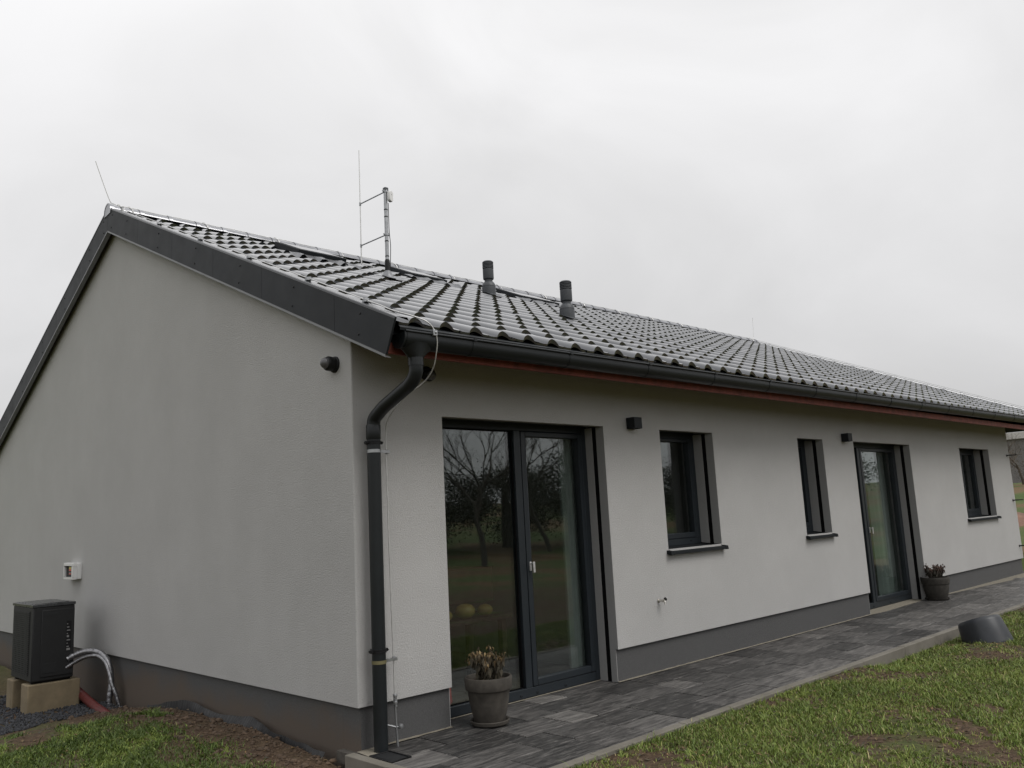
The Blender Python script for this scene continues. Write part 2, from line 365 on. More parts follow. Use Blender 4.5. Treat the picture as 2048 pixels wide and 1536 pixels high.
me.from_pydata(np.stack([X, Y, Z], -1).reshape(-1, 3).tolist(), [], q.tolist()); me.materials.append(M['ground'])
me.polygons.foreach_set('use_smooth', [True]*len(me.polygons)); me.update()
go = bpy.data.objects.new('ground', me); C.objects.link(go); tag(go, kind='structure')

# ------------------------------------------------------------------ grass blades
proj = np.array([[*_r2], [*_u2], [*_f]])
def in_view(x, y, z, mg=0.12):
    d = np.stack([x-CAM.x, y-CAM.y, z-CAM.z], -1) @ proj.T
    u = 0.5 + d[:, 0]/d[:, 2]*F_PX/2048; v = 0.5 - d[:, 1]/d[:, 2]*F_PX/1536
    return (d[:, 2] > 0.3) & (u > -mg) & (u < 1+mg) & (v < 1+mg*1.3) & (v > 0)
def bare(x, y):      # 0..1 bare-earth mask
    v = lump(x, y, 0.62, 21)*1.0 + lump(x, y, 0.25, 22)*0.6 + lump(x, y, 0.07, 23)*0.4 + lump(x, y, 0.03, 24)*0.3
    return smooth(0.10, 0.42, v)
def make_blades():
    n = 780000
    x = rng.uniform(0.2, 15, n); y = rng.uniform(-5.2, -1.405, n)
    n2 = 300000
    x2 = rng.uniform(-2.6, -0.02, n2); y2 = rng.uniform(0.1, 6.5, n2)
    b1 = bare(x, y)
    keep = rng.uniform(size=n) > 0.97*b1
    dist = np.hypot(x-CAM.x, y-CAM.y); keep &= rng.uniform(size=n) < np.clip(1.25 - dist/16, 0.3, 1)
    # gable side: grass thins out towards the wall and stops at the gravel
    ed = smooth(-0.36, -0.75, x2 + 0.22*lump(x2, y2, 0.35, 31))*(1 - smooth(2.75, 3.3, y2 + 0.5*lump(x2, y2, 0.4, 32) + (x2+0.6)*-0.5))
    ed = np.maximum(ed, 0.8*smooth(0.05, 0.4, lump(x2, y2, 0.18, 33))*(x2 < -0.12)*(y2 < 3.3)*(y2 > 2.5))
    keep2 = rng.uniform(size=n2) < ed*(1 - 0.8*smooth(0.1, 0.4, lump(x2, y2, 0.45, 34)))
    x = np.concatenate([x[keep], x2[keep2]]); y = np.concatenate([y[keep], y2[keep2]]); left = np.concatenate([np.zeros(keep.sum(), bool), np.ones(keep2.sum(), bool)])
    z = ground_z(x, y); k = in_view(x, y, z); x, y, z, left = x[k], y[k], z[k], left[k]
    n = len(x); bb = bare(x, y)
    tuft = lump(x, y, 0.11, 41)
    h = rng.gamma(5, 0.0040, n)*(1 + 0.5*tuft)*(1 - 0.35*bb); h = np.where(rng.uniform(size=n) < 0.06, h*1.8, h); h = np.clip(h, 0.010, 0.085)
    w = rng.uniform(0.0015, 0.0034, n)*np.where(left, 1.3, 1)
    a = rng.uniform(0, 6.283, n); lean = rng.uniform(0.3, 1.4, n)*h; la = rng.uniform(0, 6.283, n)
    dx, dy = np.cos(a)*w, np.sin(a)*w; lx, ly = np.cos(la)*lean, np.sin(la)*lean
    V = np.empty((n, 5, 3), 'f')
    V[:, 0] = np.stack([x-dx, y-dy, z-0.004], -1); V[:, 1] = np.stack([x+dx, y+dy, z-0.004], -1)
    V[:, 2] = np.stack([x+dx*0.8+lx*0.4, y+dy*0.8+ly*0.4, z+h*0.62], -1); V[:, 3] = np.stack([x-dx*0.8+lx*0.4, y-dy*0.8+ly*0.4, z+h*0.62], -1)
    V[:, 4] = np.stack([x+lx, y+ly, z+h*0.95], -1)
    me = bpy.data.meshes.new('grass'); me.vertices.add(n*5); me.vertices.foreach_set('co', V.reshape(-1))
    b = np.arange(n)[:, None]*5
    loops = np.concatenate([b+np.array([0, 1, 2, 3]), b+np.array([3, 2, 4])], 1).reshape(-1)
    me.loops.add(n*7); me.loops.foreach_set('vertex_index', loops.astype('i'))
    ls = (np.arange(n)[:, None]*7 + np.array([0, 4])).reshape(-1); me.polygons.add(n*2); me.polygons.foreach_set('loop_start', ls.astype('i'))
    me.update(calc_edges=True); me.materials.append(M['blade'])
    dry = 0.30 + 0.22*lump(x, y, 0.5, 51) + 0.30*bb + rng.normal(0, 0.16, n); dry = np.where(rng.uniform(size=n) < 0.05, rng.uniform(0.75, 1, n), dry)
    t = np.clip(dry - 0.32*left, 0, 1); at = me.attributes.new('tint', 'FLOAT', 'POINT'); at.data.foreach_set('value', np.repeat(t, 5).astype('f'))
    o = bpy.data.objects.new('grass', me); C.objects.link(o); tag(o, 'patchy short green lawn beside the paved path and the gable', 'grass', kind='stuff')
make_blades()
# dead leaves and clods lying in the lawn near the gable
def make_litter():
    n = 3600; mb = MB(); tint = []
    for i in range(n):
        if i < 900: x, y = rng.uniform(-2.2, -0.06), rng.uniform(0.2, 3.7)
        else: x, y = rng.uniform(0.8, 9), -1.45 - abs(rng.normal(0, 1.2))
        z = float(ground_z(x, y)) + 0.006; s = rng.uniform(0.008, 0.026); a = rng.uniform(0, 6.28)
        c, d = math.cos(a)*s, math.sin(a)*s; e = rng.uniform(0, 0.012)
        mb.add([(x-c, y-d, z), (x+d*0.5, y-c*0.5, z+e), (x+c, y+d, z+rng.uniform(0, 0.016)), (x-d*0.5, y+c*0.5, z+e*0.6)], [(0, 1, 2, 3)]); tint += [rng.uniform(0.1, 0.8)]*4
    o = mb.build('leaf_litter', M['deadleaf']); set_tint(o, tint); tag(o, 'scattered brown dead leaves in the grass', 'dead leaves', kind='stuff')
make_litter()

# ------------------------------------------------------------------ paved path
def make_path():
    mb = MB(); tint = []
    def slab(x0, x1, y0, y1, t):
        g = 0.0045; z = rng.uniform(-0.002, 0.002); c = 0.007; a, b, d = rng.normal(0, 0.0012), rng.normal(0, 0.0012), 0.05
        x0, x1, y0, y1 = x0+g, x1-g, y0+g, y1-g
        vs = []
        for (u, v) in ((0, 0), (1, 0), (1, 1), (0, 1)): vs.append((x0 + (x1-x0)*u, y0 + (y1-y0)*v, -d))
        for (u, v) in ((0, 0), (1, 0), (1, 1), (0, 1)): vs.append((x0 + (x1-x0)*u, y0 + (y1-y0)*v, z + a*(u-.5) + b*(v-.5) - 0.004))
        for (u, v) in ((0, 0), (1, 0), (1, 1), (0, 1)): vs.append((x0 + c + (x1-x0-2*c)*u, y0 + c + (y1-y0-2*c)*v, z + a*(u-.5) + b*(v-.5)))
        fs = [(8, 9, 10, 11)] + [(i, (i+1) % 4, 4+(i+1) % 4, 4+i) for i in range(4)] + [(4+i, 4+(i+1) % 4, 8+(i+1) % 4, 8+i) for i in range(4)]
        mb.add(vs, fs); tint.extend([t]*12)
    rows = [(-0.335, 0.005), (-0.66, -0.335), (-0.995, -0.66), (-1.325, -0.995)]
    joints = [[0.165, 0.52, 1.00, 1.34, 1.66, 2.015, 2.47, 3.0, 3.33, 3.8, 4.11], [-0.02, 0.355, 0.985, 1.485, 1.79, 2.465, 2.95, 3.26, 3.75], [-0.02, 0.175, 0.83, 1.15, 1.62, 2.12, 2.79, 3.1, 3.6, 4.1, 4.45], [-0.02, 0.5, 1.12, 1.6, 2.07, 2.57, 2.895, 3.4, 3.9, 4.305, 4.925]]
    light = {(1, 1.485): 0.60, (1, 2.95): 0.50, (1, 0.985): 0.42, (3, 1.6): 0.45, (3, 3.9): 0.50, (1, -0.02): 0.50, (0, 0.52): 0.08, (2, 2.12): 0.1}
    for r, (y0, y1) in enumerate(rows):
        xs = joints[r]
        while xs[-1] < 17.6: xs.append(xs[-1] + random.choice([0.33, 0.5, 0.5, 0.66]))
        for a, b in zip(xs, xs[1:]):
            slab(a, b, y0, y1, light.get((r, a), float(np.clip(rng.normal(0.24, 0.11) + 0.012*a, 0.05, 0.6))))  # tint rises along the path: grazing reflection put into the slab colour
    for xs, ya, yb in (([0.87, 1.35, 1.82, 2.16, 2.865], 0.005, 0.235), ([8.42, 8.9, 9.4, 9.9, 10.4], 0.005, 0.12)):
        for a, b in zip(xs, xs[1:]): slab(a, b, ya, yb, 0.62 if abs(a-1.82) < .01 else rng.uniform(0.15, 0.4))
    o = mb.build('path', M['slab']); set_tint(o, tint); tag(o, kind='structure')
    # sand bed: fills joints, shows as a pale line along the wall and in the far corner
    b = MB().box(-0.03, 18.5, -1.33, 0.24, -0.09, -0.012).build('path_bed', M['bed']); tag(b, kind='structure')
    s = MB(); pr = [(0.2, 0.004), (3, 0.004), (6, 0.004), (8.3, 0.006)]
    for xa, xb in ((0.17, 0.855), (2.878, 8.39)):
        n = int((xb-xa)/0.06) + 2; xs_ = np.linspace(xa, xb, n); lo = [0.004 + rng.normal(0, 0.0028) for _ in xs_]
        s.add([(x, y, 0.0035) for x, y in zip(xs_, lo)] + [(x, 0.0295, 0.006 + rng.uniform(0, 0.003)) for x in xs_], [(i, i+1, n+i+1, n+i) for i in range(n-1)])
    s.add([(10.42, -0.004, 0.0015), (11.3, -0.006, 0.0015), (12.2, -0.06, 0.001), (13.0, -0.11, 0.001), (14.2, -0.2, 0.001), (15.6, -0.26, 0.001), (18, -0.3, 0.001), (18, 0.032, 0.01), (10.42, 0.032, 0.006)], [tuple(range(9))])
    s.add([(8.40, 0.005, 0.002), (8.8, -0.02, 0.0018), (9.6, 0.01, 0.0018), (10.0, 0.02, 0.0018), (10.4, 0.06, 0.002), (10.4, 0.235, 0.008), (8.40, 0.235, 0.008)], [tuple(range(7))])
    s.add([(0.86, 0.228, 0.002), (2.87, 0.230, 0.002), (2.87, 0.24, 0.006), (0.86, 0.24, 0.006)], [(0, 1, 2, 3)])
    s.add([(-0.02, -0.17, 0.0025), (0.10, -0.18, 0.0025), (0.16, -0.1, 0.0025), (0.17, 0.03, 0.004), (0.0, 0.03, 0.004)], [tuple(range(5))])
    so = s.build('path_sand', M['sand']); tag(so, kind='structure')
    k = MB(); x = -0.10
    # kerb stones along the lawn and across the near end
    while x < 18.2:
        k.box(x + (0.0015 if x > 0 else 0), min(x+1.0, 18.3) - 0.0015, -1.41, -1.332, -0.22, 0.006 + rng.uniform(-0.002, 0.002)); x += 1.0
    k.box(-0.10, -0.022, -1.3305, -0.46, -0.22, 0.007); k.box(-0.10, -0.022, -0.457, 0.028, -0.22, 0.0055)
    ko = k.build('path_kerb', M['kerb'], bevel=0.006); tag(ko, kind='structure')
make_path()

# ================================================================== HOUSE
LEN, WID = 15.415, 10.0
ZP = 0.297; YR = 5.0; TN = (5.5135-2.9531)/(5.0+0.7074); SL = math.atan(TN)
def rz(y, o=0.0): return 2.9531 + TN*((y if y <= YR else 2*YR - y) + 0.7074) + o      # plane of the verge flashing
ZT = 2.40
house = thing('house', 'single storey bungalow with grey rendered walls and dark tiled roof', 'house', (0, 0, 0))
OPEN = [('patio_door', 0.855, 2.878, 0.0), ('window', 3.79, 4.788, 1.166), ('window', 6.759, 7.459, 1.166), ('patio_door', 8.394, 10.412, 0.0), ('window', 12.636, 14.2, 1.166)]
# --- rendered wall shell: long facade with openings, gable, back and far end
def make_wall():
    w = MB(); c = 0.012; zt = 3.02
    xs = sorted(set([c, LEN] + [o[1] for o in OPEN] + [o[2] for o in OPEN])); zs = [ZP, 1.166, ZT, zt]
    def hole(a, b, z0, z1): return any(o[1] <= a+1e-6 and b <= o[2]+1e-6 and z0 >= o[3]-1e-6 and z1 <= ZT+1e-6 for o in OPEN)
    for a, b in zip(xs, xs[1:]):
        for z0, z1 in zip(zs, zs[1:]):
            if not hole(a, b, z0, z1): w.quad((a, 0, z0), (b, 0, z0), (b, 0, z1), (a, 0, z1))
    for a, b in zip(xs, xs[1:]):           # drip edge underneath
        if not hole(a, b, ZP, 1.166): w.quad((a, 0, ZP), (a, 0.05, ZP), (b, 0.05, ZP), (b, 0, ZP))
    for o in OPEN:                         # 2 cm return of the render into every opening
        for x, sg in ((o[1], 1), (o[2], -1)):
            z0 = max(o[3], ZP); w.quad((x, 0, z0), (x, 0.004, z0), (x, 0.004, ZT), (x, 0, ZT))
        w.quad((o[1], 0, ZT), (o[2], 0, ZT), (o[2], 0.07, ZT), (o[1], 0.07, ZT)); w.quad((o[1], 0.07, ZT), (o[2], 0.07, ZT), (o[2], 0.07, 2.7), (o[1], 0.07, 2.7))
    # rounded corner
    ring = [(c*(1-math.sin(t)), c*(1-math.cos(t))) for t in (0, rad(30), rad(60), rad(90))]
    for (a, b), (a2, b2) in zip(ring, ring[1:]): w.quad((a2, b2, ZP), (a, b, ZP), (a, b, zt), (a2, b2, zt))
    # gable with apex
    gz_ = lambda y: rz(y, -0.16)
    ys = [c, 1.5, 3, 4, 5, 6, 7, 8.5, WID]
    for a, b in zip(ys, ys[1:]): w.quad((0, a, ZP), (0, a, gz_(a)), (0, b, gz_(b)), (0, b, ZP))
    w.quad((0, c, ZP), (0, WID, ZP), (0.05, WID, ZP), (0.05, c, ZP))
    w.quad((0, WID, ZP), (0, WID, 3.02), (LEN, WID, 3.02), (LEN, WID, ZP))
    w.quad((LEN, 0, ZP), (LEN, WID, ZP), (LEN, WID, 3.02), (LEN, 0, 3.02))
    w.build('wall', M['plaster'], house)
    p = MB(); zb = -0.34
    px = sorted([0.03, LEN-0.03] + [v for o in OPEN if o[0] == 'patio_door' for v in (o[1], o[2])])
    for a, b in ((0.03, 0.849), (2.884, 8.388), (10.418, LEN-0.03)): p.box(a, b, 0.03, 0.24, zb, ZP+0.02)
    p.box(0.03, 0.24, 0.2405, WID-0.03, zb, ZP+0.02); p.box(LEN-0.24, LEN-0.03, 0.2405, WID-0.03, zb, ZP+0.02)
    p.build('plinth', M['plinth'], house)
make_wall()
# --- interior shell so that the panes look into rooms
def make_rooms():
    r = MB()
    y0, y1, x0, x1, z0, z1 = 0.34, 4.6, 0.28, LEN-0.28, 0.012, 2.62
    r.quad((x0, y1, z0), (x1, y1, z0), (x1, y1, z1), (x0, y1, z1)); r.quad((x0, y0, z1), (x1, y0, z1), (x1, y1, z1), (x0, y1, z1))
    r.quad((x0, y0, z0), (x0, y1, z0), (x0, y1, z1), (x0, y0, z1)); r.quad((x1, y0, z0), (x1, y1, z0), (x1, y1, z1), (x1, y0, z1))
    for a in (3.35, 5.8, 7.95, 11.5): r.box(a-0.05, a+0.05, y0, y1, z0, z1)
    xs = [x0] + [v for o in OPEN for v in (o[1], o[2])] + [x1]      # inner face of the facade wall
    for i in range(0, len(xs), 2): r.box(xs[i], xs[i+1], 0.300, 0.338, 0, z1)
    for o in OPEN:
        r.box(o[1], o[2], 0.300, 0.338, 2.42, z1)
        if o[3]: r.box(o[1], o[2], 0.300, 0.338, 0, o[3])
    r.build('interior', M['roomwall'], house)
    MB().box(x0, x1, y0, y1, -0.05, 0.012).build('interior_floor', M['floor'], house)
make_rooms()
# --- openings
def beam(mb, x0, x1, y0, y1, z0, z1): mb.box(x0, x1, y0, y1, z0, z1)
def reveals(x0, x1, z0, par):
    d = 0.30
    for x, sg in ((x0, -1), (x1, 1)):
        a, b = sorted((x, x + sg*0.035)); zl = z0
        zq = max(zl, ZP) + 0.001
        pf = [(0.100, zl), (0.100, ZT-0.001), (0.004, ZT-0.001), (0.004, zq)] + ([(0.0305, zq), (0.0305, zl)] if zl < ZP else [])
        MB().prism([(a, y, z) for y, z in pf], (b-a, 0, 0)).build('reveal', M['reveal'], par); MB().box(a, b, 0.152, d, zl, ZT-0.001).build('reveal', M['reveal'], par)
        a, b = sorted((x + sg*0.004, x + sg*0.045)); MB().box(a, b, 0.1005, 0.1515, z0 + 0.002, ZT-0.002).build('guide_rail', M['black'], par)
    MB().box(x0-0.03, x1+0.03, 0.072, 0.30, 2.425, 2.66).build('blind_box', M['black'], par)      # raised blind pack inside the lintel
    b = MB().box(x0+0.01, x1-0.01, 0.09, 0.165, 2.403, 2.4245); b.build('blind_slat', M['gutter'], par, bevel=0.004)
def patio_door(x0, x1, split, lab):
    yf = 0.24; yb = 0.318; f = MB(); zt = 2.44; j = 0.062
    f.box(x0-0.02, x0+j, yf, yb, 0.008, zt); f.box(x1-j, x1+0.02, yf, yb, 0.008, zt)
    f.box(x0+j, x1-j, yf, yb, 2.35, zt); f.box(x0+j, x1-j, yf, yb, 0.008, 0.088)
    f.box(split-0.082, split, yf, yb, 0.088, 2.35)
    d = f.build('patio_door', M['frame'], house, bevel=0.004, label=lab)
    for x in ((split-0.145, split+0.055, split+0.42) if x0 < 3 else (split-0.1, split+0.5)): MB().box(x-0.014, x+0.014, yf-0.006, yf, 0.026, 0.046).build('drain_cap', M['anth'], d, bevel=0.003)
    MB().box(x0+j-0.004, split-0.080, yf+0.042, yf+0.062, 0.086, 2.352).build('pane', M['glass'], d)
    gk = MB(); a, b, zl, zh = x0+j, split-0.082, 0.088, 2.35
    gk.prism([(a, yf+0.03, zl), (b, yf+0.03, zl), (b, yf+0.03, zh), (a, yf+0.03, zh), (a, yf+0.03, zl+0.010), (a+0.012, yf+0.03, zl+0.010), (a+0.012, yf+0.03, zh-0.010), (b-0.012, yf+0.03, zh-0.010), (b-0.012, yf+0.03, zl+0.010), (a, yf+0.03, zl+0.0099)], (0, 0.011, 0))
    gk.build('gasket', M['black'], d)
    # opening sash
    s0, s1, sz0, sz1 = split+0.004, x1-j-0.004, 0.094, 2.344; sw = 0.058; s = MB(); y0, y1 = yf-0.006, yf+0.07
    s.box(s0, s0+sw, y0, y1, sz0, sz1); s.box(s1-sw, s1, y0, y1, sz0, sz1); s.box(s0+sw, s1-sw, y0, y1, sz0, sz0+sw); s.box(s0+sw, s1-sw, y0, y1, sz1-sw+0.012, sz1)
    s.build('sash', M['frame'], d, bevel=0.005)
    MB().box(s0+sw-0.004, s1-sw+0.004, yf+0.03, yf+0.05, sz0+sw-0.004, sz1-sw+0.016).build('pane', M['glass'], d)
    h = MB(); hx = s0+0.032; h.box(hx-0.010, hx+0.010, y0-0.012, y0, 1.085, 1.165); h.tube([(hx, y0-0.012, 1.15), (hx, y0-0.045, 1.15)], 0.008); h.box(hx-0.010, hx+0.014, y0-0.055, y0-0.043, 1.07, 1.165)
    h.build('handle', M['alu'], d, bevel=0.003)
    reveals(x0, x1, 0.0, d)
def window(x0, x1, z0, n, lab):
    yf = 0.263; yb = 0.335; j = 0.06; f = MB(); zt = 2.44; zb = z0+0.01
    f.box(x0-0.02, x0+j, yf, yb, zb, zt); f.box(x1-j, x1+0.02, yf, yb, zb, zt); f.box(x0+j, x1-j, yf, yb, 2.35, zt); f.box(x0+j, x1-j, yf, yb, zb, zb+0.072)
    if n == 2:
        c = (x0+x1)/2; f.box(c-0.035, c+0.035, yf, yb, zb+0.072, 2.35); xm = [(x0+j, c-0.035), (c+0.035, x1-j)]
    else: xm = [(x0+j, x1-j)]
    d = f.build('window', M['frame'], house, bevel=0.004, label=lab)
    for x in (x0+0.25, x1-0.2): MB().box(x-0.014, x+0.014, yf-0.006, yf, zb+0.03, zb+0.05).build('drain_cap', M['anth'], d, bevel=0.003)
    for a, b in xm:
        a += 0.003; b -= 0.003; sw = 0.056; lo, hi = zb+0.075, 2.347; s = MB(); y0, y1 = yf-0.006, yf+0.065
        s.box(a, a+sw, y0, y1, lo, hi); s.box(b-sw, b, y0, y1, lo, hi); s.box(a+sw, b-sw, y0, y1, lo, lo+sw); s.box(a+sw, b-sw, y0, y1, hi-sw+0.02, hi)
        s.build('sash', M['frame'], d, bevel=0.005)
        MB().box(a+sw-0.004, b-sw+0.004, yf+0.03, yf+0.05, lo+sw-0.004, hi-sw+0.024).build('pane', M['glass'], d)
    # sheet sill: sloping tray with down-turned nose and end caps
    s = MB(); e = 0.012; nx0, nx1 = x0-0.035, x1+0.035
    prof = [(yf, z0+0.012), (-0.055, z0-0.028), (-0.058, z0-0.056), (-0.048, z0-0.056), (-0.045, z0-0.036), (yf, z0-0.002)]
    s.prism([(x0+e, y, z) for y, z in prof], (x1-x0-2*e, 0, 0))
    for a, b in ((nx0, x0+e), (x1-e, nx1)):
        s.prism([(a, -0.001, z0-0.020+0.008), (a, -0.056, z0-0.027+0.006), (a, -0.062, z0-0.060), (a, -0.042, z0-0.060), (a, -0.001, z0-0.046)], (b-a, 0, 0))
    for x, sg in ((x0, 1), (x1, -1)):
        a, b = sorted((x+sg*0.001, x+sg*e)); s.prism([(a, 0.0, z0-0.02), (a, yf, z0+0.012), (a, yf, z0+0.022), (a, 0.0, z0-0.004)], (b-a, 0, 0))
    s.build('sill', M['sill'], d)
    reveals(x0, x1, z0-0.002, d)
patio_door(0.855, 2.878, 1.97, 'wide patio door nearest the downpipe, behind the clay pot')
window(3.79, 4.788, 1.166, 1, 'tall narrow window with grey sill right of the wide patio door')
window(6.759, 7.459, 1.166, 1, 'narrowest window, between the two cube wall lamps')
patio_door(8.394, 10.412, 9.10, 'far patio door with grey curtain behind its pane')
window(12.636, 14.2, 1.166, 2, 'window nearest the far wall corner')

# --- roof
EAVE = -0.60; TW = 0.2867; TX0 = 0.43; CP = 0.310          # tile width, first roll, course step (in y)
RID = YR - 0.10; XH, XE = 14.816, 18.79
def hip_x(y): return XE - (XE-XH)*(y+0.7074)/(YR+0.7074)
def tile_profile(u):          # u in 0..1 across one tile: lopsided roll at u=0.5, shallow pan running up to the next one
    t = u-0.5; w = 0.19 if t < 0 else 0.27
    roll = 0.046*max(0.0, 1-(t/w)**2)**(0.75 if t < 0 else 0.95)
    pan = (-0.004 if t < 0 else 0.0) - 0.003*math.sin(min(1, max(0, (abs(t)-w)/(0.5-w)))*math.pi)
    return roll + (pan if abs(t) > w else (-0.004 if t < 0 else 0.0)*abs(t)/w)
def make_roof():
    US = [0, 0.08, 0.16, 0.24, 0.29, 0.31, 0.325, 0.35, 0.38, 0.42, 0.46, 0.5, 0.55, 0.60, 0.65, 0.69, 0.72, 0.745, 0.765, 0.79, 0.84, 0.92, 1.0]; PR = [tile_profile(u) for u in US]
    mb = MB(); tint = []
    ncourse = int(math.ceil((RID-EAVE)/CP))
    for j in range(ncourse):
        ya = EAVE + j*CP; yb = min(ya + CP + 0.075, YR-0.02)
        k0 = -1
        for k in range(k0, 70):
            xc = TX0 + k*TW
            if xc + TW*0.5 < 0.02: continue
            if xc - 0.5*TW > hip_x(ya) - 0.02: break
            dz = rng.normal(0, 0.0022); tl = rng.normal(0, 0.0024); dy = rng.normal(0, 0.003); sk = rng.normal(0, 0.003); tv = float(np.clip(rng.normal(0.4, 0.25), 0, 1))
            vs = []
            for yy, lift, fk in ((ya+dy, 0.0, 1.0), (yb, -0.019, 0.60)):
                for u, h in zip(US, PR):
                    x = xc + (u-0.5)*(TW+0.004)
                    xx = min(max(x, 0.005), hip_x(yy))
                    z = rz(yy, -0.038) + h*fk + lift + dz + tl*(u-0.5)*2
                    vs.append((xx, yy + sk*(u-0.5), z))
            n = len(US)
            lip = [(x, y + 0.30*(0.016 + 0.40*max(0.0, h)), z - 0.016 - 0.40*max(0.0, h)) for (x, y, z), h in zip(vs[:n], PR)]
            b = len(vs); vs += lip
            back = [(x, y + 0.10, z + 0.10*TN) for x, y, z in lip]; vs += back
            fs = [(i, i+1, n+i+1, n+i) for i in range(n-1)] + [(b+i, b+i+1, i+1, i) for i in range(n-1)] + [(b+n+i, b+n+i+1, b+i+1, b+i) for i in range(n-1)]
            mb.add(vs, fs); tint.extend([tv]*len(vs))
    o = mb.build('roof', M['tile'], house, smooth=50); set_tint(o, tint)
    # core under the tiles, the back slope and the hip
    c = MB(); e = -0.075
    yf, zf = -0.53, rz(-0.53, e)
    c.add([(-0.084, yf, zf), (XE-0.1, yf, zf), (XH, YR, rz(YR, e)), (-0.088, YR, rz(YR, e)), (-0.088, yf, zf-0.14), (XE-0.1, yf, zf-0.14), (XH, YR, rz(YR, e)-0.16), (-0.088, YR, rz(YR, e)-0.16)],
          [(0, 1, 2, 3), (4, 7, 6, 5), (0, 3, 7, 4), (0, 4, 5, 1), (1, 5, 6, 2)])
    c.build('roof_core', M['black'], o)
    b = MB(); b.add([(-0.09, YR, rz(YR, -0.02)), (XH, YR, rz(YR, -0.02)), (XE, 10.6, rz(10.6, -0.02)), (-0.09, 10.6, rz(10.6, -0.02)), (XE, -0.6, rz(-0.6, -0.03))], [(0, 1, 2, 3), (1, 4, 2)])
    b.add([(-0.085, YR, rz(YR, -0.2)), (XH, YR, rz(YR, -0.2)), (XE, 10.55, rz(10.55, -0.2)), (-0.085, 10.55, rz(10.55, -0.2))], [(3, 2, 1, 0)])
    b.build('back_slope', M['anth'], o)
    # ridge caps
    rc = MB(); x = -0.115; i = 0; rr = 0.098; zc = rz(YR) - 0.062
    arc = [rad(a) for a in range(-28, 209, 12)]
    def cap(p0, p1, r0, r1):
        p0, p1 = Vector(p0), Vector(p1); t = (p1-p0).normalized(); s_ = Vector((0, 0, 1)).cross(t).normalized(); uu = t.cross(s_)
        vs = []
        for p, r in ((p0, r0), (p0 + t*0.05, r0), (p0 + t*0.0501, r1*0.985), (p1, r1)):
            vs += [p + s_*math.cos(a)*r + uu*math.sin(a)*r for a in arc]
        n = len(arc); fs = [(q*n+k, q*n+k+1, (q+1)*n+k+1, (q+1)*n+k) for q in range(3) for k in range(n-1)]
        rc.add(vs, fs); rc.add([p0 + s_*math.cos(a)*r0 + uu*math.sin(a)*r0 for a in arc] + [p0 + s_*math.cos(a)*(r0-.016) + uu*math.sin(a)*(r0-.016) for a in arc], [(k, k+1, n+k+1, n+k) for k in range(n-1)])
    while x < XH:
        cap((x, YR, zc), (min(x+0.375, XH+0.04), YR, zc), rr+0.010, rr); x += 0.355
    rc_ridge = rc; rc = hc = MB()
    h0, h1 = Vector((XH, YR, zc)), Vector((XE, -0.62, rz(-0.62)-0.055)); D = (h1-h0); n = int(D.length/0.355)
    for q in range(n, 0, -1): cap(h0 + D*(q/n), h0 + D*((q-1.06)/n), 0.088, 0.080)
    hc.build('hip_cap', M['tile'], o, smooth=40); rc = rc_ridge
    # end disc of the first cap
    rc.add([(-0.112, YR + math.cos(a)*rr, zc + math.sin(a)*rr) for a in arc], [tuple(range(len(arc)))])
    rc.build('ridge_cap', M['ridge'], o, smooth=40)
    # pale strip where the ridge roll sits on the top course
    st = MB(); st.add([(-0.05, YR-0.085, zc-0.03), (XH-0.02, YR-0.085, zc-0.03), (XH-0.02, YR-0.15, rz(YR-0.15, 0.006)), (-0.05, YR-0.15, rz(YR-0.15, 0.006))], [(0, 3, 2, 1)])
    st.build('ridge_roll', M['anth'], o)
    # fascia, soffit boards
    f = MB().box(-0.086, XE-0.14, -0.530, -0.505, 2.738, 2.96).build('fascia_board', M['fascia'], o)
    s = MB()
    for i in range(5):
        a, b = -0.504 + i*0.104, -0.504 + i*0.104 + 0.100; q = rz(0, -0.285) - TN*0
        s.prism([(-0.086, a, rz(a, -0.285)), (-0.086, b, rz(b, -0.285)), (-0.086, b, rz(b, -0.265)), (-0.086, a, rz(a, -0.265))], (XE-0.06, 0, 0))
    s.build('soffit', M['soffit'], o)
    # eave flashing running into the gutter
    d = MB(); d.add([(0.0, -0.50, rz(-0.5, -0.062)), (XE-0.2, -0.50, rz(-0.5, -0.062)), (XE-0.2, -0.606, rz(-0.606, -0.066)), (0.0, -0.606, rz(-0.606, -0.066)), (0.0, -0.622, 2.915), (XE-0.2, -0.622, 2.915+0.07), (0.0, -0.618, 2.895), (XE-0.2, -0.618, 2.895+0.07)], [(0, 3, 2, 1), (3, 4, 5, 2), (4, 6, 7, 5)])
    d.build('drip_flashing', M['gutter'], o)
    return o
roof = make_roof()
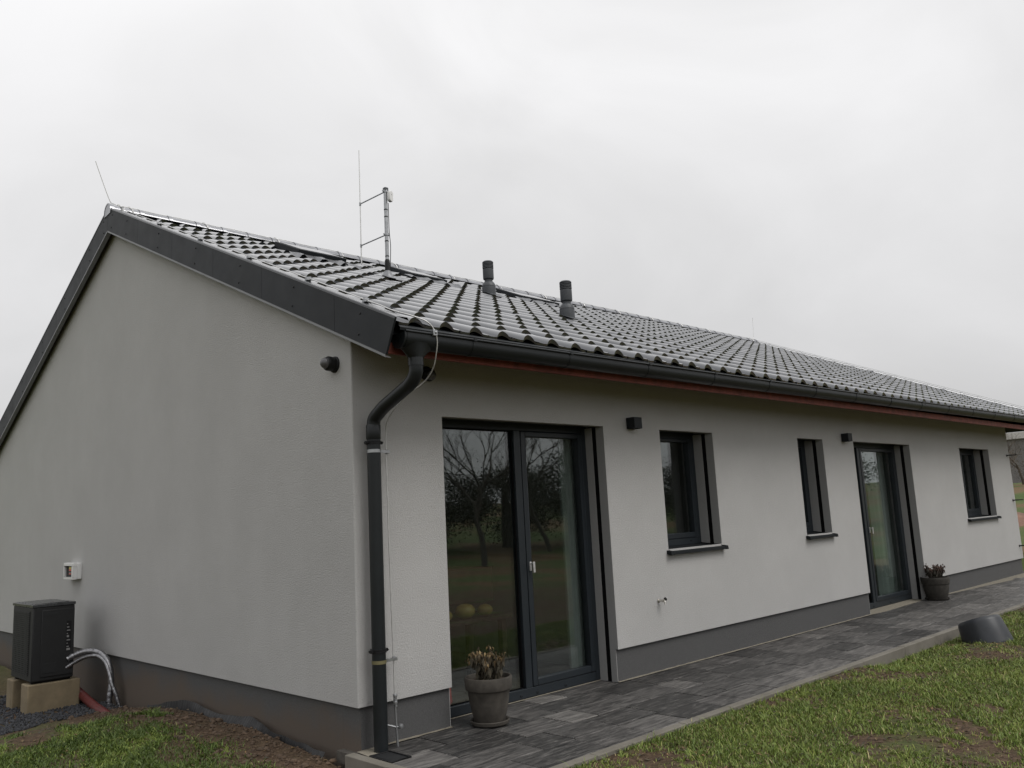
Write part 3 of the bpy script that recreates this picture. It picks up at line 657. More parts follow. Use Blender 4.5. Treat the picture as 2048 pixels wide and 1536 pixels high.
# --- verge boards along both gable rakes
def make_verge():
    x0, x1 = -0.104, -0.088; H = 0.293
    def rake(pts_y):
        b = MB()
        for a, c in zip(pts_y, pts_y[1:]):
            s = 1 if c > a else -1; a2, c2 = a + s*0.0015, c - s*0.0015
            za, zc_ = rz(a2), rz(c2)
            ea = 0.118 if a == -0.7074 or a == 10.7074 else 0      # square cut at the eave end
            b.prism([(x1, a2, za), (x1, c2, zc_), (x1, c2, zc_-H), (x1, a2 + s*ea, za - H + ea*TN)], (x0-x1, 0, 0))
        return b
    ys = [-0.7074, 0.05, 1.175, 2.12, 3.08, 4.03, 5.0]
    R = Matrix.Rotation(rad(-90), 3, 'Y')
    for s, y0, yl in ((1, -0.7074, ys), (-1, 10.7074, [10.7074, 9.9, 8.9, 7.9, 6.9, 5.97, 5.0])):
        sc = rake(yl); sc.cur = 1
        for y, z in [(y0 + s*float(t), 0) for t in np.arange(0.42, 5.7, 0.93)] + [(5 - 0.15*s, 0)]:
            if abs(y-5) < 0.12: continue
            for dz, dy in ((-0.075, 0), (-0.225, 0.025*s)): sc.lathe([(0.0, 0.006), (0.005, 0.006), (0.009, 0.002), (0.009, 0.0)], (x0, y+dy, rz(y)+dz), 10, R)
        sc.build('verge_board', [M['anth'], M['cable']], roof)
        cp = MB(); n = 12; vs = []
        for i in range(n+1):
            b = y0 + s*5.70*i/n
            vs += [(-0.108, b, rz(b, -0.012)), (-0.108, b, rz(b, 0.002)), (-0.104, b, rz(b, 0.008)), (0.0, b, rz(b, 0.010)), (0.012, b, rz(b, -0.012))]
        cp.add(vs, [(5*i+k, 5*i+k+1, 5*i+k+6, 5*i+k+5) for i in range(n) for k in range(4)]); cp.build('verge_cap', M['cap'], roof)
        for a, b in zip(yl, yl[1:]):
            if a == y0: a += s*0.125
            b2 = b - s*0.006
            if b == 5.0: b2 = b - s*0.012
        st = MB(); a, b = y0 + s*0.125, 5.0 - s*0.006
        prof = [(0, 0), (0.0, -0.019), (0.05, -0.019), (0.05, -0.016), (0.003, -0.016), (0.003, 0)]
        st.prism([(-0.106 + p, a, rz(a) - H - 0.001 + q) for p, q in prof], (0, b-a, rz(b)-rz(a))); st.build('verge_trim', M['trim'], roof)
make_verge()
# --- gutter with downpipe
def make_gutter():
    r = 0.074; cy = -0.612; DR = 0.032
    def gz(x): return 2.872 + 0.0055*x
    arc = [rad(a) for a in range(180, 361, 10)]
    def prof(x, rr=r, dz=0.0):
        z = gz(x) + dz
        return [(x, cy - rr, z)] + [(x, cy + math.cos(a)*rr, z - DR + math.sin(a)*rr) for a in arc] + [(x, cy + rr, z)]
    g = MB(); xs = [-0.005] + list(np.arange(0.5, 18.7, 0.9)) + [18.7]
    vs = []; n = len(arc) + 2
    for x in xs: vs += prof(x)
    vi = []
    for x in xs: vi += prof(x, r-0.003, 0.0)
    m = len(xs); g.add(vs, [(i*n+k, i*n+k+1, (i+1)*n+k+1, (i+1)*n+k) for i in range(m-1) for k in range(n-1)])
    g.add(vi, [(i*n+k, (i+1)*n+k, (i+1)*n+k+1, i*n+k+1) for i in range(m-1) for k in range(n-1)])
    # rolled front bead and rear upstand
    g.tube([(x, cy-r-0.006, gz(x)+0.002) for x in xs], 0.009, 8)
    g.add(sum([[(x, cy+r, gz(x)), (x, cy+r, gz(x)+0.035)] for x in xs], []), [(2*i, 2*i+1, 2*i+3, 2*i+2) for i in range(m-1)])
    go = g.build('gutter', M['gutter'], house, smooth=50)
    e = MB(); e.add([(-0.006, y, z) for x, y, z in prof(-0.005, r-0.002)], [tuple(range(n))]); p0 = prof(-0.007, r+0.004); p1 = prof(0.006, r+0.004)
    e.add(p0 + p1, [(k, k+1, n+k+1, n+k) for k in range(n-1)]); e.tube([(-0.007, y, z) for x, y, z in prof(0, r+0.002)], 0.004, 6)
    e.build('end_cap', M['gutter'], go, smooth=50)
    for x in [0.632, 1.70, 2.775, 3.869] + [3.869 + 1.085*i for i in range(1, 14)]:
        jb = MB(); a, b = prof(x-0.014, r+0.0035), prof(x+0.014, r+0.0035); jb.add(a+b, [(k, k+1, n+k+1, n+k) for k in range(n-1)])
        jb.add(a + prof(x-0.014, r), [(k, n+k, n+k+1, k+1) for k in range(n-1)]); jb.add(b + prof(x+0.014, r), [(k, k+1, n+k+1, n+k) for k in range(n-1)])
        jb.box(x-0.014, x+0.014, cy-r-0.017, cy-r+0.004, gz(x)-0.008, gz(x)+0.013)
        jb.build('gutter_bracket', M['gutter'], go, smooth=50)
    # funnel outlet: starts as the gutter's own section and narrows to the pipe
    ox = 0.135; R0 = 0.05; fo = MB(); rings = []
    for t in np.linspace(0, 1, 7):
        ring = []
        for k in range(28):
            th = 2*math.pi*k/28; cx, sy = math.cos(th), math.sin(th)
            top = Vector((ox + cx*0.125, cy + sy*(r+0.004), 0)); zt_ = gz(ox) - DR - math.sqrt(max(0, (r+0.004)**2 - (sy*(r+0.004))**2))
            zt_ = min(zt_, gz(ox) - DR - 0.004)
            bot = Vector((ox + cx*(R0+0.004), cy + sy*(R0+0.004), 2.705)); w_ = t**0.8
            p = top*(1-w_) + bot*w_; p.z = zt_*(1-t) + 2.705*t; ring.append(p)
        rings += ring
    fo.add(rings, [(i*28+k, (i+1)*28+k, (i+1)*28+(k+1) % 28, i*28+(k+1) % 28) for i in range(6) for k in range(28)])
    a_, b_ = prof(ox-0.125, r+0.0045), prof(ox+0.125, r+0.0045); fo.add(a_+b_, [(k, k+1, n+k+1, n+k) for k in range(n-1)])
    fo.build('gutter_outlet', M['gutter'], go, smooth=50)
    px, py = 0.118, -0.098
    path = [(ox, cy, 2.72), (ox, cy, 2.66), (ox, cy, 2.615)] + spline([(ox, cy, 2.615), (ox, cy+0.03, 2.565), (ox, cy+0.09, 2.525)], 5)[1:] + [(0.127, -0.24, 2.415)] + spline([(0.122, -0.19, 2.385), (0.119, -0.115, 2.335), (px, py, 2.275)], 5) + [(px, py, 2.2), (px, py, 1.2), (px, py, -0.02)]
    dp = MB().tube(path, R0, 24).build('downpipe', M['gutter'], house, smooth=50)
    MB().lathe([(R0+0.0045, -0.03), (R0+0.0045, 0.03)], (ox, cy, 2.68), 24).build('pipe_sleeve', M['gutter'], dp, smooth=40)
    s = MB(); s.lathe([(R0+0.001, -0.055), (R0+0.004, -0.05), (R0+0.004, 0.05), (R0+0.001, 0.055)], (px, py, 2.235), 24)
    s.build('pipe_sleeve', M['gutter'], dp, smooth=40)
    for z in (2.158, 0.678):
        c = MB(); c.lathe([(R0, -0.012), (R0+0.006, -0.012), (R0+0.006, -0.004), (R0+0.004, -0.003), (R0+0.004, 0.003), (R0+0.006, 0.004), (R0+0.006, 0.012), (R0, 0.012)], (px, py, z), 28)
        for sg in (-1, 1):
            c.box(min(px+sg*(R0+.002), px+sg*(R0+.024)), max(px+sg*(R0+.002), px+sg*(R0+.024)), py-0.010, py+0.010, z-0.011, z+0.011)
            c.tube([(px+sg*(R0+0.015), py-0.022, z), (px+sg*(R0+0.015), py+0.022, z)], 0.007, 10)
        c.tube([(px, py+R0, z), (px, 0.0, z)], 0.006, 8); c.build('pipe_clamp', M['cable'], dp, smooth=40)
    for z in (2.095, 0.602): MB().lathe([(R0+0.001, -0.012), (R0+0.0025, -0.012), (R0+0.0025, 0.012), (R0+0.001, 0.012)], (px, py, z), 28).build('earthing_band', M['zinc' if z > 1 else 'brass'], dp, smooth=40)
make_gutter()
# --- three roof hatches tucked under the ridge
def hatch(x0, x1, y0, y1, h, lab):
    def P(x, y, o): return (x, y - o*math.sin(SL), rz(y) + o*math.cos(SL))
    b = MB(); b.add([P(x0, y0, -0.02), P(x1, y0, -0.02), P(x1, y1, -0.02), P(x0, y1, -0.02), P(x0, y0, h), P(x1, y0, h), P(x1, y1, h), P(x0, y1, h)], [(0, 3, 2, 1), (4, 5, 6, 7), (0, 1, 5, 4), (1, 2, 6, 5), (2, 3, 7, 6), (3, 0, 4, 7)])
    d = b.build('roof_hatch', M['anth'], house, bevel=0.006, label=lab)
    i = 0.05; g = MB().quad(P(x0+i, y0+i, h+0.004), P(x1-i, y0+i, h+0.004), P(x1-i, y1-i, h+0.004), P(x0+i, y1-i, h+0.004)); g.build('hatch_pane', M['dome'], d)
    a = MB(); n = 26; vs = []
    for k in range(n+1):
        x = x0-0.12 + (x1-x0+0.24)*k/n; u = ((x - TX0)/TW + 0.5) % 1.0
        for o, yy in ((0.012, y0), (tile_profile(u)-0.022 + rng.uniform(0, 0.012), y0-0.09), (tile_profile(u)-0.030 + rng.uniform(0, 0.01), y0-0.16 - rng.uniform(0, 0.03))): vs.append(P(x, yy, o))
    a.add(vs, [(3*k+j, 3*k+j+1, 3*k+j+4, 3*k+j+3) for k in range(n) for j in range(2)]); a.build('hatch_apron', M['lead'], d, smooth=30)
hatch(1.60, 2.28, 3.52, 4.10, 0.062, 'roof hatch nearest the gable, left of the mast'); hatch(3.38, 4.02, 3.62, 4.15, 0.045, 'roof hatch between the mast and the first vent'); hatch(5.52, 6.40, 3.66, 4.2, 0.04, 'roof hatch behind the right vent')
# --- two ventilation stacks
def vent(x, y, z0, H, lab):
    r = 0.079; rb = 0.1
    prof = [(rb*0.93, -0.12), (rb, -0.02), (rb*1.0, 0.075), (rb*0.985, 0.085), (rb*1.0, 0.088), (rb*0.95, 0.115), (rb*0.80, 0.142), (rb*0.66, 0.158), (0.058, 0.163), (0.058, 0.185), (0.062, 0.19), (r*0.96, 0.20), (r, 0.212), (r, 0.345), (r*0.93, 0.352)]
    d = MB().lathe(prof, (x, y, z0), 32).build('roof_vent', M['vent'], house, smooth=35, label=lab)
    c = MB(); zb = 0.352; pr = []
    for i in range(5): pr += [(r*0.86, zb+i*0.021), (r*0.86, zb+i*0.021+0.008), (r*1.02, zb+i*0.021+0.009), (r*1.02, zb+i*0.021+0.020)]
    pr += [(r*0.98, zb+0.108), (r*0.85, zb+0.117), (0.0, zb+0.122)]
    c.lathe(pr, (x, y, z0), 32); c.build('vent_cap', M['vent'], d, smooth=35)
    a = MB(); a.add([(x-0.14, y-0.2, rz(y-0.2, 0.004)), (x+0.14, y-0.2, rz(y-0.2, 0.004)), (x+0.14, y+0.16, rz(y+0.16, 0.012)), (x-0.14, y+0.16, rz(y+0.16, 0.012))], [(0, 1, 2, 3)])
    a.build('vent_base', M['vent'], d)
vent(4.67, 3.45, 4.82, 0.47, 'ventilation stack nearer the ridge, left one'); vent(4.69, 1.98, 4.165, 0.47, 'ventilation stack lower on the roof, right one')

# ================================================================== things on the house
# antenna mast
def mast():
    x, y = 2.37, 2.76; d = thing('antenna_mast', 'galvanised mast with white antenna and side rod standing on the roof', 'antenna', (x, y, 4.5))
    MB().tube([(x, y, 4.42), (x, y, 5.60)], 0.0225, 14).build('pole', M['zinc'], d, smooth=40)
    for z in (4.95, 5.04, 5.26, 4.76, 5.35): MB().lathe([(0.0226, -0.006), (0.0245, -0.006), (0.0245, 0.006), (0.0226, 0.006)], (x, y, z), 16).build('cable_tie', M['cable'], d)
    MB().tube(spline([(x+0.03, y-0.012, 5.44), (x+0.031, y-0.012, 5.2), (x+0.032, y-0.014, 5.06), (x+0.04, y-0.02, 4.9), (x+0.036, y-0.016, 4.72), (x+0.03, y-0.012, 4.55)], 6), 0.0045, 8).build('cable', M['cable'], d, smooth=60)
    MB().lathe([(0.031, 4.55), (0.031, 4.69), (0.028, 4.715), (0.0235, 4.72)], (x, y, 0), 18).build('rubber_sleeve', M['cable'], d, smooth=40)
    MB().lathe([(0.115, 4.40), (0.10, 4.46), (0.065, 4.51), (0.042, 4.555), (0.033, 4.565)], (x, y, 0.012), 18).build('flashing_cone', M['lead'], d, smooth=40)
    MB().add([(x-0.15, y-0.21, rz(y-0.21, 0.012)), (x+0.17, y-0.21, rz(y-0.21, 0.012)), (x+0.17, y+0.1, rz(y+0.1, 0.018)), (x-0.15, y+0.1, rz(y+0.1, 0.018))], [(0, 1, 2, 3)]).build('flashing_plate', M['lead'], d)
    ry = y + 0.545
    for z in (5.585, 5.035):
        a = MB(); a.tube([(x, y+0.02, z), (x, ry, z+0.01)], 0.008, 10); a.lathe([(0.0226, -0.014), (0.033, -0.014), (0.033, 0.014), (0.0226, 0.014)], (x, y, z), 18)
        a.tube([(x-0.045, y, z), (x+0.045, y, z)], 0.009, 8); a.tube([(x, ry, z-0.012), (x, ry, z+0.03)], 0.013, 10); a.build('arm', M['zinc'], d, smooth=40)
    MB().tube([(x, ry, 4.80), (x, ry, 5.7), (x, ry, 6.32)], [0.0075, 0.006, 0.005], 10).build('lightning_rod', M['alu'], d, smooth=60)
    w = MB(); w.tube(spline([(x, ry, 4.82), (x+0.01, ry-0.05, 4.79), (x+0.06, ry-0.22, 4.715)], 5), 0.005, 8); w.build('rod_lead', M['alu'], d, smooth=60)
    p = MB(); v = Vector((0.35, -0.94, 0)).normalized(); s = Vector((-v.y, v.x, 0))
    cx = Vector((x+0.036, y-0.044, 5.515)); ring = []
    hw, hh, cr_ = 0.037, 0.070, 0.030
    for qx, qz, a0 in ((1, 1, 0), (-1, 1, 90), (-1, -1, 180), (1, -1, 270)):
        for k in range(6):
            a = rad(a0 + 18*k); ring.append((qx*(hw-cr_) + cr_*math.cos(a), qz*(hh-cr_) + cr_*math.sin(a)))
    n = len(ring); vs = []
    for sc_, dpt in ((0.9, -0.02), (1.0, -0.012), (1.0, 0.012), (0.9, 0.022)): vs += [cx + s*(a*sc_) + Vector((0, 0, b*sc_)) + v*dpt for a, b in ring]
    p.add(vs, [(i*n+k, i*n+(k+1) % n, (i+1)*n+(k+1) % n, (i+1)*n+k) for i in range(3) for k in range(n)] + [tuple(range(n))[::-1], tuple(range(3*n, 4*n))])
    ant = p.build('panel_antenna', M['white'], d, smooth=45)
    MB().lathe([(0.0, 0.0), (0.007, 0.0)], tuple(cx + v*0.023 + Vector((0, 0, 0.02))), 12, v.to_track_quat('Z', 'Y').to_matrix()).build('status_dot', M['zinc'], ant)
    h = MB(); h.box(x-0.026, x+0.03, y-0.03, y+0.026, 5.575, 5.635); h.build('mast_head', M['vent'], d, bevel=0.012)
mast()
# lightning protection wire along the ridge and down the verge
def lightning():
    d = thing('lightning_conductor', 'thin silver lightning conductor wire running along ridge and down the corner', 'lightning conductor', (0, YR, 5.5))
    zt = 5.562
    xs = [0.016, 0.14, 1.08, 2.10, 3.12, 4.09, 5.25, 6.31, 7.42, 8.48, 9.54, 10.63, 11.68, 12.74, 13.72, 14.62]
    sag = [(x, YR, zt + 0.004*math.sin(x*9)) for x in np.linspace(0.0, 14.75, 60)]
    MB().tube(spline([(-0.26, YR, 6.06), (-0.165, YR, 5.80), (-0.085, YR, 5.60), (-0.05, YR, 5.575), (0.0, YR, zt)], 6) + sag[1:], 0.0046, 8).build('ridge_wire', M['alu'], d, smooth=60)
    MB().tube([(14.75, YR, zt), (14.80, YR, zt+0.012), (14.83, YR, zt+0.06), (14.86, YR, 6.10)], 0.0042, 8).build('air_rod', M['alu'], d, smooth=60)
    hw = MB().tube([(14.78, YR, zt)] + [Vector((XH, YR, 5.56)).lerp(Vector((XE, -0.62, 3.06)), t) + Vector((0, 0, 0.0)) for t in np.linspace(0, 1, 30)], 0.004, 6).build('hip_wire', M['alu'], d)
    zc = rz(YR) - 0.062; rr = 0.104
    for x in xs:
        c = MB(); c.box(x-0.012, x+0.012, YR-0.012, YR+0.012, zc+0.095, zt+0.012)
        pts = [(x + 0.03*(a-90)/120, YR - math.sin(rad(a-90))*rr, zc + math.cos(rad(a-90))*rr) for a in range(90, 215, 14)]
        for off in (-0.011, 0.0): c.tube([(p[0]+off+0.005, p[1], p[2]) for p in pts] + [(pts[-1][0]+off+0.01, pts[-1][1]-0.07, pts[-1][2]-0.025)], 0.0042, 6)
        c.build('wire_clip', M['alu'], d, smooth=50)
    v = MB(); v.tube([(0.0, YR-0.02, zt-0.02), (0.04, YR-0.14, rz(YR-0.14, 0.05))] + [(-0.02 + 0.006*math.sin(y*4), y, rz(y, 0.030)) for y in np.linspace(4.7, -0.30, 24)] +
                     spline([(-0.02, -0.42, rz(-0.42, 0.03)), (0.02, -0.53, 3.052), (0.10, -0.62, 3.01), (0.19, -0.68, 2.965), (0.248, -0.692, 2.905), (0.272, -0.69, 2.83), (0.283, -0.66, 2.742), (0.298, -0.60, 2.647), (0.298, -0.5, 2.57), (0.262, -0.36, 2.496), (0.24, -0.22, 2.412), (0.236, -0.12, 2.331), (0.246, -0.075, 2.24), (0.247, -0.07, 2.05)], 6) +
                     [(0.25, -0.07, 1.5), (0.256, -0.07, 1.0), (0.262, -0.07, 0.6), (0.265, -0.07, 0.33)], 0.0045, 8); v.build('down_wire', M['alu'], d, smooth=60)
    r = MB(); r.tube([(0.265, -0.07, 0.34), (0.272, -0.072, 0.1), (0.285, -0.075, -0.12)], 0.0085, 12); r.build('earth_rod', M['zinc'], d, smooth=60)
    for z, x in ((0.345, 0.2655), (0.30, 0.266)):
        b = MB(); b.lathe([(0.0, -0.016), (0.014, -0.012), (0.017, 0), (0.014, 0.012), (0, 0.016)], (x, -0.074, z), 12); b.box(x-0.008, x+0.008, -0.085, -0.060, z-0.03, z-0.016); b.build('wire_joint', M['zinc'], d, smooth=40)
    for z, x in ((2.095, 0.246), (0.602, 0.262)):
        b = MB(); b.box(0.170, x+0.012, -0.104, -0.090, z-0.010, z+0.010); b.lathe([(0, -0.018), (0.016, -0.014), (0.018, 0.0), (0.012, 0.016), (0, 0.018)], (x+0.004, -0.078, z), 12, Matrix.Rotation(rad(90), 3, 'X')); b.build('earthing_clamp', M['zinc'], d, smooth=40)
    b = MB(); b.box(0.225, 0.262, -0.712, -0.690, 2.862, 2.905); b.lathe([(0, 0.01), (0.009, 0.008), (0.01, 0)], (0.245, -0.712, 2.885), 8, Matrix.Rotation(rad(90), 3, 'X')); b.build('gutter_clamp', M['zinc'], d, bevel=0.003)
    b = MB(); b.tube([(0.20, -0.05, 0.155), (0.268, -0.07, 0.13), (0.31, -0.08, 0.13)], 0.008, 8); b.lathe([(0, -0.02), (0.018, -0.014), (0.021, 0), (0.018, 0.014), (0, 0.02)], (0.302, -0.082, 0.130), 12); b.tube([(0.21, -0.05, 0.155), (0.21, 0.03, 0.16)], 0.007, 8); b.build('rod_holder', M['zinc'], d, smooth=40)
    for y in (3.62, 2.58, 1.55, 0.55, -0.25):
        b = MB(); b.box(-0.045, 0.0, y-0.018, y+0.018, rz(y, 0.012), rz(y, 0.03)); b.tube([(-0.04, y, rz(y, 0.03)), (0.0, y, rz(y, 0.04))], 0.008, 6); b.build('wire_clip', M['zinc'], d)
lightning()
# dome cameras
def camera_dome(name, loc, axis, label, s=1.0):
    d = thing(name, label, 'security camera', loc); A = Vector(axis).normalized().to_track_quat('Z', 'Y').to_matrix()
    MB().lathe([(0, 0), (0.062*s, 0), (0.064*s, 0.004*s), (0.062*s, 0.012*s), (0.054*s, 0.016*s), (0.052*s, 0.03*s), (0.056*s, 0.036*s), (0.056*s, 0.07*s), (0.050*s, 0.082*s), (0.046*s, 0.086*s)], loc, 28, A).build('housing', M['cable'], d, smooth=35)
    MB().lathe([(0.044*s*math.cos(rad(a)), 0.080*s + 0.050*s*math.sin(rad(a))) for a in range(0, 91, 10)], loc, 24, A).build('dome', M['dome'], d, smooth=60)
camera_dome('dome_camera', (0.0, 0.215, 2.785), (-1, -0.04, 0.05), 'black dome security camera on the gable wall near the corner')
camera_dome('dome_camera', (0.70, 0.0, 2.74), (0, -1, -0.35), 'black security camera under the eaves behind the downpipe bend', 0.95)
# cube wall lamps
for x, lab in ((3.305, 'black cube wall lamp right of the wide patio door'), (8.09, 'black cube wall lamp left of the far patio door')):
    d = thing('wall_lamp', lab, 'wall lamp', (x, 0, 2.42), 'cube lamps on the long wall'); z0, z1 = 2.385, 2.497; a, b = x-0.062, x+0.062
    o = MB(); t = 0.006
    o.box(a, b, -0.105, -0.105+t, z0, z1); o.box(a, b, -0.012, -0.001, z0, z1); o.box(a, a+t, -0.105+t, -0.012, z0, z1); o.box(b-t, b, -0.105+t, -0.012, z0, z1)
    o.build('lamp_body', M['anth'], d, bevel=0.002)
    MB().box(a+t, b-t, -0.098, -0.013, z1-0.014, z1-0.004).build('top_lens', M['dome'], d); MB().box(a+t, b-t, -0.098, -0.013, z0+0.006, z0+0.016).build('bottom_lens', M['dome'], d)
# outdoor tap
def tap():
    x, z = 3.555, 0.676; d = thing('outdoor_tap', 'small chromed outdoor tap below the narrow window', 'tap', (x, 0, z))
    b = MB(); b.lathe([(0, 0), (0.022, 0.0), (0.022, 0.006), (0.012, 0.008), (0.012, 0.05), (0.016, 0.052), (0.016, 0.072), (0.0, 0.074)], (x, 0, z), 16, Vector((0, -1, 0)).to_track_quat('Z', 'Y').to_matrix())
    b.tube(spline([(x, -0.055, z), (x, -0.075, z-0.005), (x, -0.082, z-0.035)], 5), 0.009, 10); b.build('tap_body', M['chrome'], d, smooth=40)
    h = MB(); h.lathe([(0.006, 0), (0.006, 0.02), (0.016, 0.022), (0.018, 0.034), (0.0, 0.038)], (x, -0.06, z+0.006), 12, Vector((1, -0.2, 0.3)).to_track_quat('Z', 'Y').to_matrix()); h.build('tap_handle', M['cable'], d, smooth=40)
tap()
# electrical box on the gable
def elbox():
    y0, y1, z0, z1 = 5.90, 6.28, 1.10, 1.30; d = thing('fuse_box', 'small white fuse box with dark window on the gable wall', 'fuse box', (0, 6.1, 1.2))
    MB().box(-0.05, 0.0, y0, y1, z0+0.004, z1-0.004).build('base', M['white'], d, bevel=0.006)
    c = MB(); c.box(-0.098, -0.052, y0+0.012, y1-0.012, z0, z0+0.03); c.box(-0.098, -0.052, y0+0.012, y1-0.012, z1-0.035, z1); c.box(-0.098, -0.052, y0+0.012, y0+0.07, z0+0.03, z1-0.035); c.box(-0.098, -0.052, y1-0.03, y1-0.012, z0+0.03, z1-0.035)
    c.build('cover', M['white'], d, bevel=0.005)
    MB().box(-0.070, -0.053, y0+0.07, y1-0.03, z0+0.03, z1-0.035).build('breaker_panel', M['pumpd'], d)
    b = MB(); b.box(-0.078, -0.0705, y0+0.13, y0+0.22, z0+0.034, z1-0.04); b.build('breaker', M['paper'], d)
    for m, a, c_ in (('yellow', 0.125, 0.150), ('redl', 0.102, 0.122), ('cable', 0.088, 0.101), ('redl', 0.062, 0.075), ('cable', 0.036, 0.060)): MB().box(-0.0805, -0.0785, y0+0.14, y0+0.215, z0+a, z0+c_).build('breaker_label', M[m], d)
elbox()
# empty pipe brackets at the far corner
for z, lab in ((2.30, 'topmost empty pipe bracket at the far wall corner'), (1.42, 'middle empty pipe bracket at the far wall corner'), (0.54, 'lowest empty pipe bracket at the far wall corner')):
    b = MB(); b.tube([(15.26, 0.0, z), (15.28, -0.05, z+0.004), (15.31, -0.09, z+0.004)], 0.012, 8); b.tube([(15.36 + 0.055*math.cos(t), -0.10 + 0.055*math.sin(t), z+0.004) for t in np.linspace(2.6, 6.8, 12)], 0.009, 6); b.box(15.235, 15.285, -0.006, 0, z-0.02, z+0.02)
    tag(b.build('pipe_bracket', M['cable'], smooth=50), lab, 'bracket', 'empty pipe brackets on the far wall corner')
# elbow of the far gutter
ep = MB(); ep.tube(spline([(17.0, -0.62, 2.86), (17.0, -0.60, 2.78), (17.06, -0.50, 2.66), (17.2, -0.30, 2.60), (17.4, -0.1, 2.52)], 6), 0.05, 16); ep.build('far_downpipe', M['gutter'], house, smooth=50)
# drain inlet where the downpipe ends
dr = thing('drain_gully', 'black drain gully at the foot of the downpipe', 'drain', (0.09, -0.28, 0))
g = MB(); a0, a1, b0, b1 = -0.018, 0.155, -0.40, -0.145
for q in ((a0, a0+0.014, b0, b1), (a1-0.014, a1, b0, b1), (a0+0.014, a1-0.014, b0, b0+0.014), (a0+0.014, a1-0.014, b1-0.014, b1)): g.box(q[0], q[1], q[2], q[3], -0.03, 0.0095)
g.build('gully_frame', M['cable'], dr, bevel=0.003)
MB().quad((a0, b0, 0.003), (a1, b0, 0.003), (a1, b1, 0.003), (a0, b1, 0.003)).build('gully_grate', M['pumpd'], dr)

# heat pump
def heat_pump():
    x0, x1, y0, y1, z0, z1 = -0.755, -0.34, 5.0, 5.76, 0.085, 0.905
    d = thing('heat_pump', 'dark heat pump outdoor unit on concrete blocks beside the gable', 'heat pump', ((x0+x1)/2, 5.38, z0))
    MB().box(x0, x1, y0, y1, z0+0.02, z1-0.03).build('casing', M['pump'], d, bevel=0.012)
    t = MB(); t.box(x0-0.008, x1+0.006, y0-0.008, y1+0.008, z1-0.03, z1); t.box(x0+0.03, x1-0.05, y0+0.04, y1-0.04, z1, z1+0.006); t.build('lid', simple('lid_metal', (0.05, 0.053, 0.056), 0.28, 0.2, 0.15), d, bevel=0.006)
    gr = MB(); gr.box(x0-0.004, x0-0.001, y0+0.10, y1-0.06, z0+0.08, z1-0.07); gr.build('grille_recess', M['pumpd'], d)
    s = MB()
    for k in range(32):
        z = z0 + 0.085 + k*0.0208; s.box(x0-0.013, x0-0.0045, y0+0.102, y1-0.062, z, z+0.008)
    s.build('grille_slats', M['pump'], d)
    p = MB(); p.box(x0+0.085, x1-0.004, y0-0.012, y0-0.001, z0+0.06, z1-0.065); p.build('side_panel', M['pump'], d, bevel=0.006)
    h = MB(); h.box(x0+0.10, x0+0.24, y0-0.016, y0-0.013, z0+0.10, z0+0.20); h.build('panel_recess', M['pumpd'], d, bevel=0.003)
    h2 = MB(); h2.box(x0+0.11, x1-0.07, y0-0.015, y0-0.0125, z1-0.12, z1-0.095); h2.build('grip', M['pumpd'], d)
    l = MB(); l.box(x1-0.085, x1-0.035, y0-0.0145, y0-0.0125, z0+0.30, z1-0.20); l.build('rating_plate', M['cable'], d)
    q = MB()
    for k in range(9):
        zz = z0+0.31 + k*0.034; q.box(x1-0.080, x1-0.045 - 0.012*((k*7) % 3), y0-0.0158, y0-0.0148, zz, zz+(0.022 if k in (0, 4) else 0.010))
    q.build('rating_text', M['paper'], d)
    for yy in (y0+0.06, y1-0.12): MB().box(x0+0.02, x1-0.01, yy, yy+0.05, z0, z0+0.02).build('foot', M['cable'], d)
heat_pump()
for ya, lab in ((4.985, 'sandy concrete block under the near end of the heat pump'), (5.55, 'sandy concrete block under the far end of the heat pump')):
    b = MB(); b.box(-0.785, -0.268, ya, ya+0.245, -0.24, 0.083); b.box(-0.788, -0.2655, ya+0.05, ya+0.10, -0.235, 0.078)
    tag(b.build('concrete_block', M['block'], bevel=0.012), lab, 'concrete block', 'concrete blocks under the heat pump')
# insulated pipes
ip = thing('insulated_pipes', 'pair of silver foil wrapped pipes arching from the heat pump to the ground', 'pipe', (-0.2, 4.7, 0))
def crinkle(p, r): return [r*(1 + rng.uniform(-0.10, 0.12)) for _ in p]
pa = spline([(-0.40, 5.0, 0.30), (-0.33, 4.97, 0.335), (-0.24, 4.92, 0.362), (-0.15, 4.82, 0.35), (-0.10, 4.70, 0.28), (-0.085, 4.62, 0.15), (-0.085, 4.58, 0.04), (-0.10, 4.57, -0.08), (-0.11, 4.57, -0.22)], 10)
MB().tube(pa, crinkle(pa, 0.031), 14).build('foil_pipe', M['foil'], ip, smooth=70)
pb = spline([(-0.41, 5.0, 0.21), (-0.35, 4.97, 0.25), (-0.26, 4.89, 0.305), (-0.17, 4.78, 0.315), (-0.12, 4.67, 0.25), (-0.10, 4.59, 0.13), (-0.09, 4.54, 0.03), (-0.06, 4.50, -0.08), (-0.03, 4.47, -0.22)], 10)
MB().tube(pb, crinkle(pb, 0.021), 12).build('foil_pipe', M['foil'], ip, smooth=70)
# red conduit
rp = [(-0.20, 5.42, -0.07), (-0.24, 5.0, -0.105), (-0.28, 4.5, -0.15), (-0.305, 4.1, -0.175), (-0.32, 3.85, -0.20)]; pts = spline(rp, 40)
tag(MB().tube(pts, [0.042 + 0.004*math.sin(i*1.9) for i in range(len(pts))], 14).build('red_conduit', M['redpipe'], smooth=70), 'red corrugated conduit coming out of the soil beside the blocks', 'conduit')
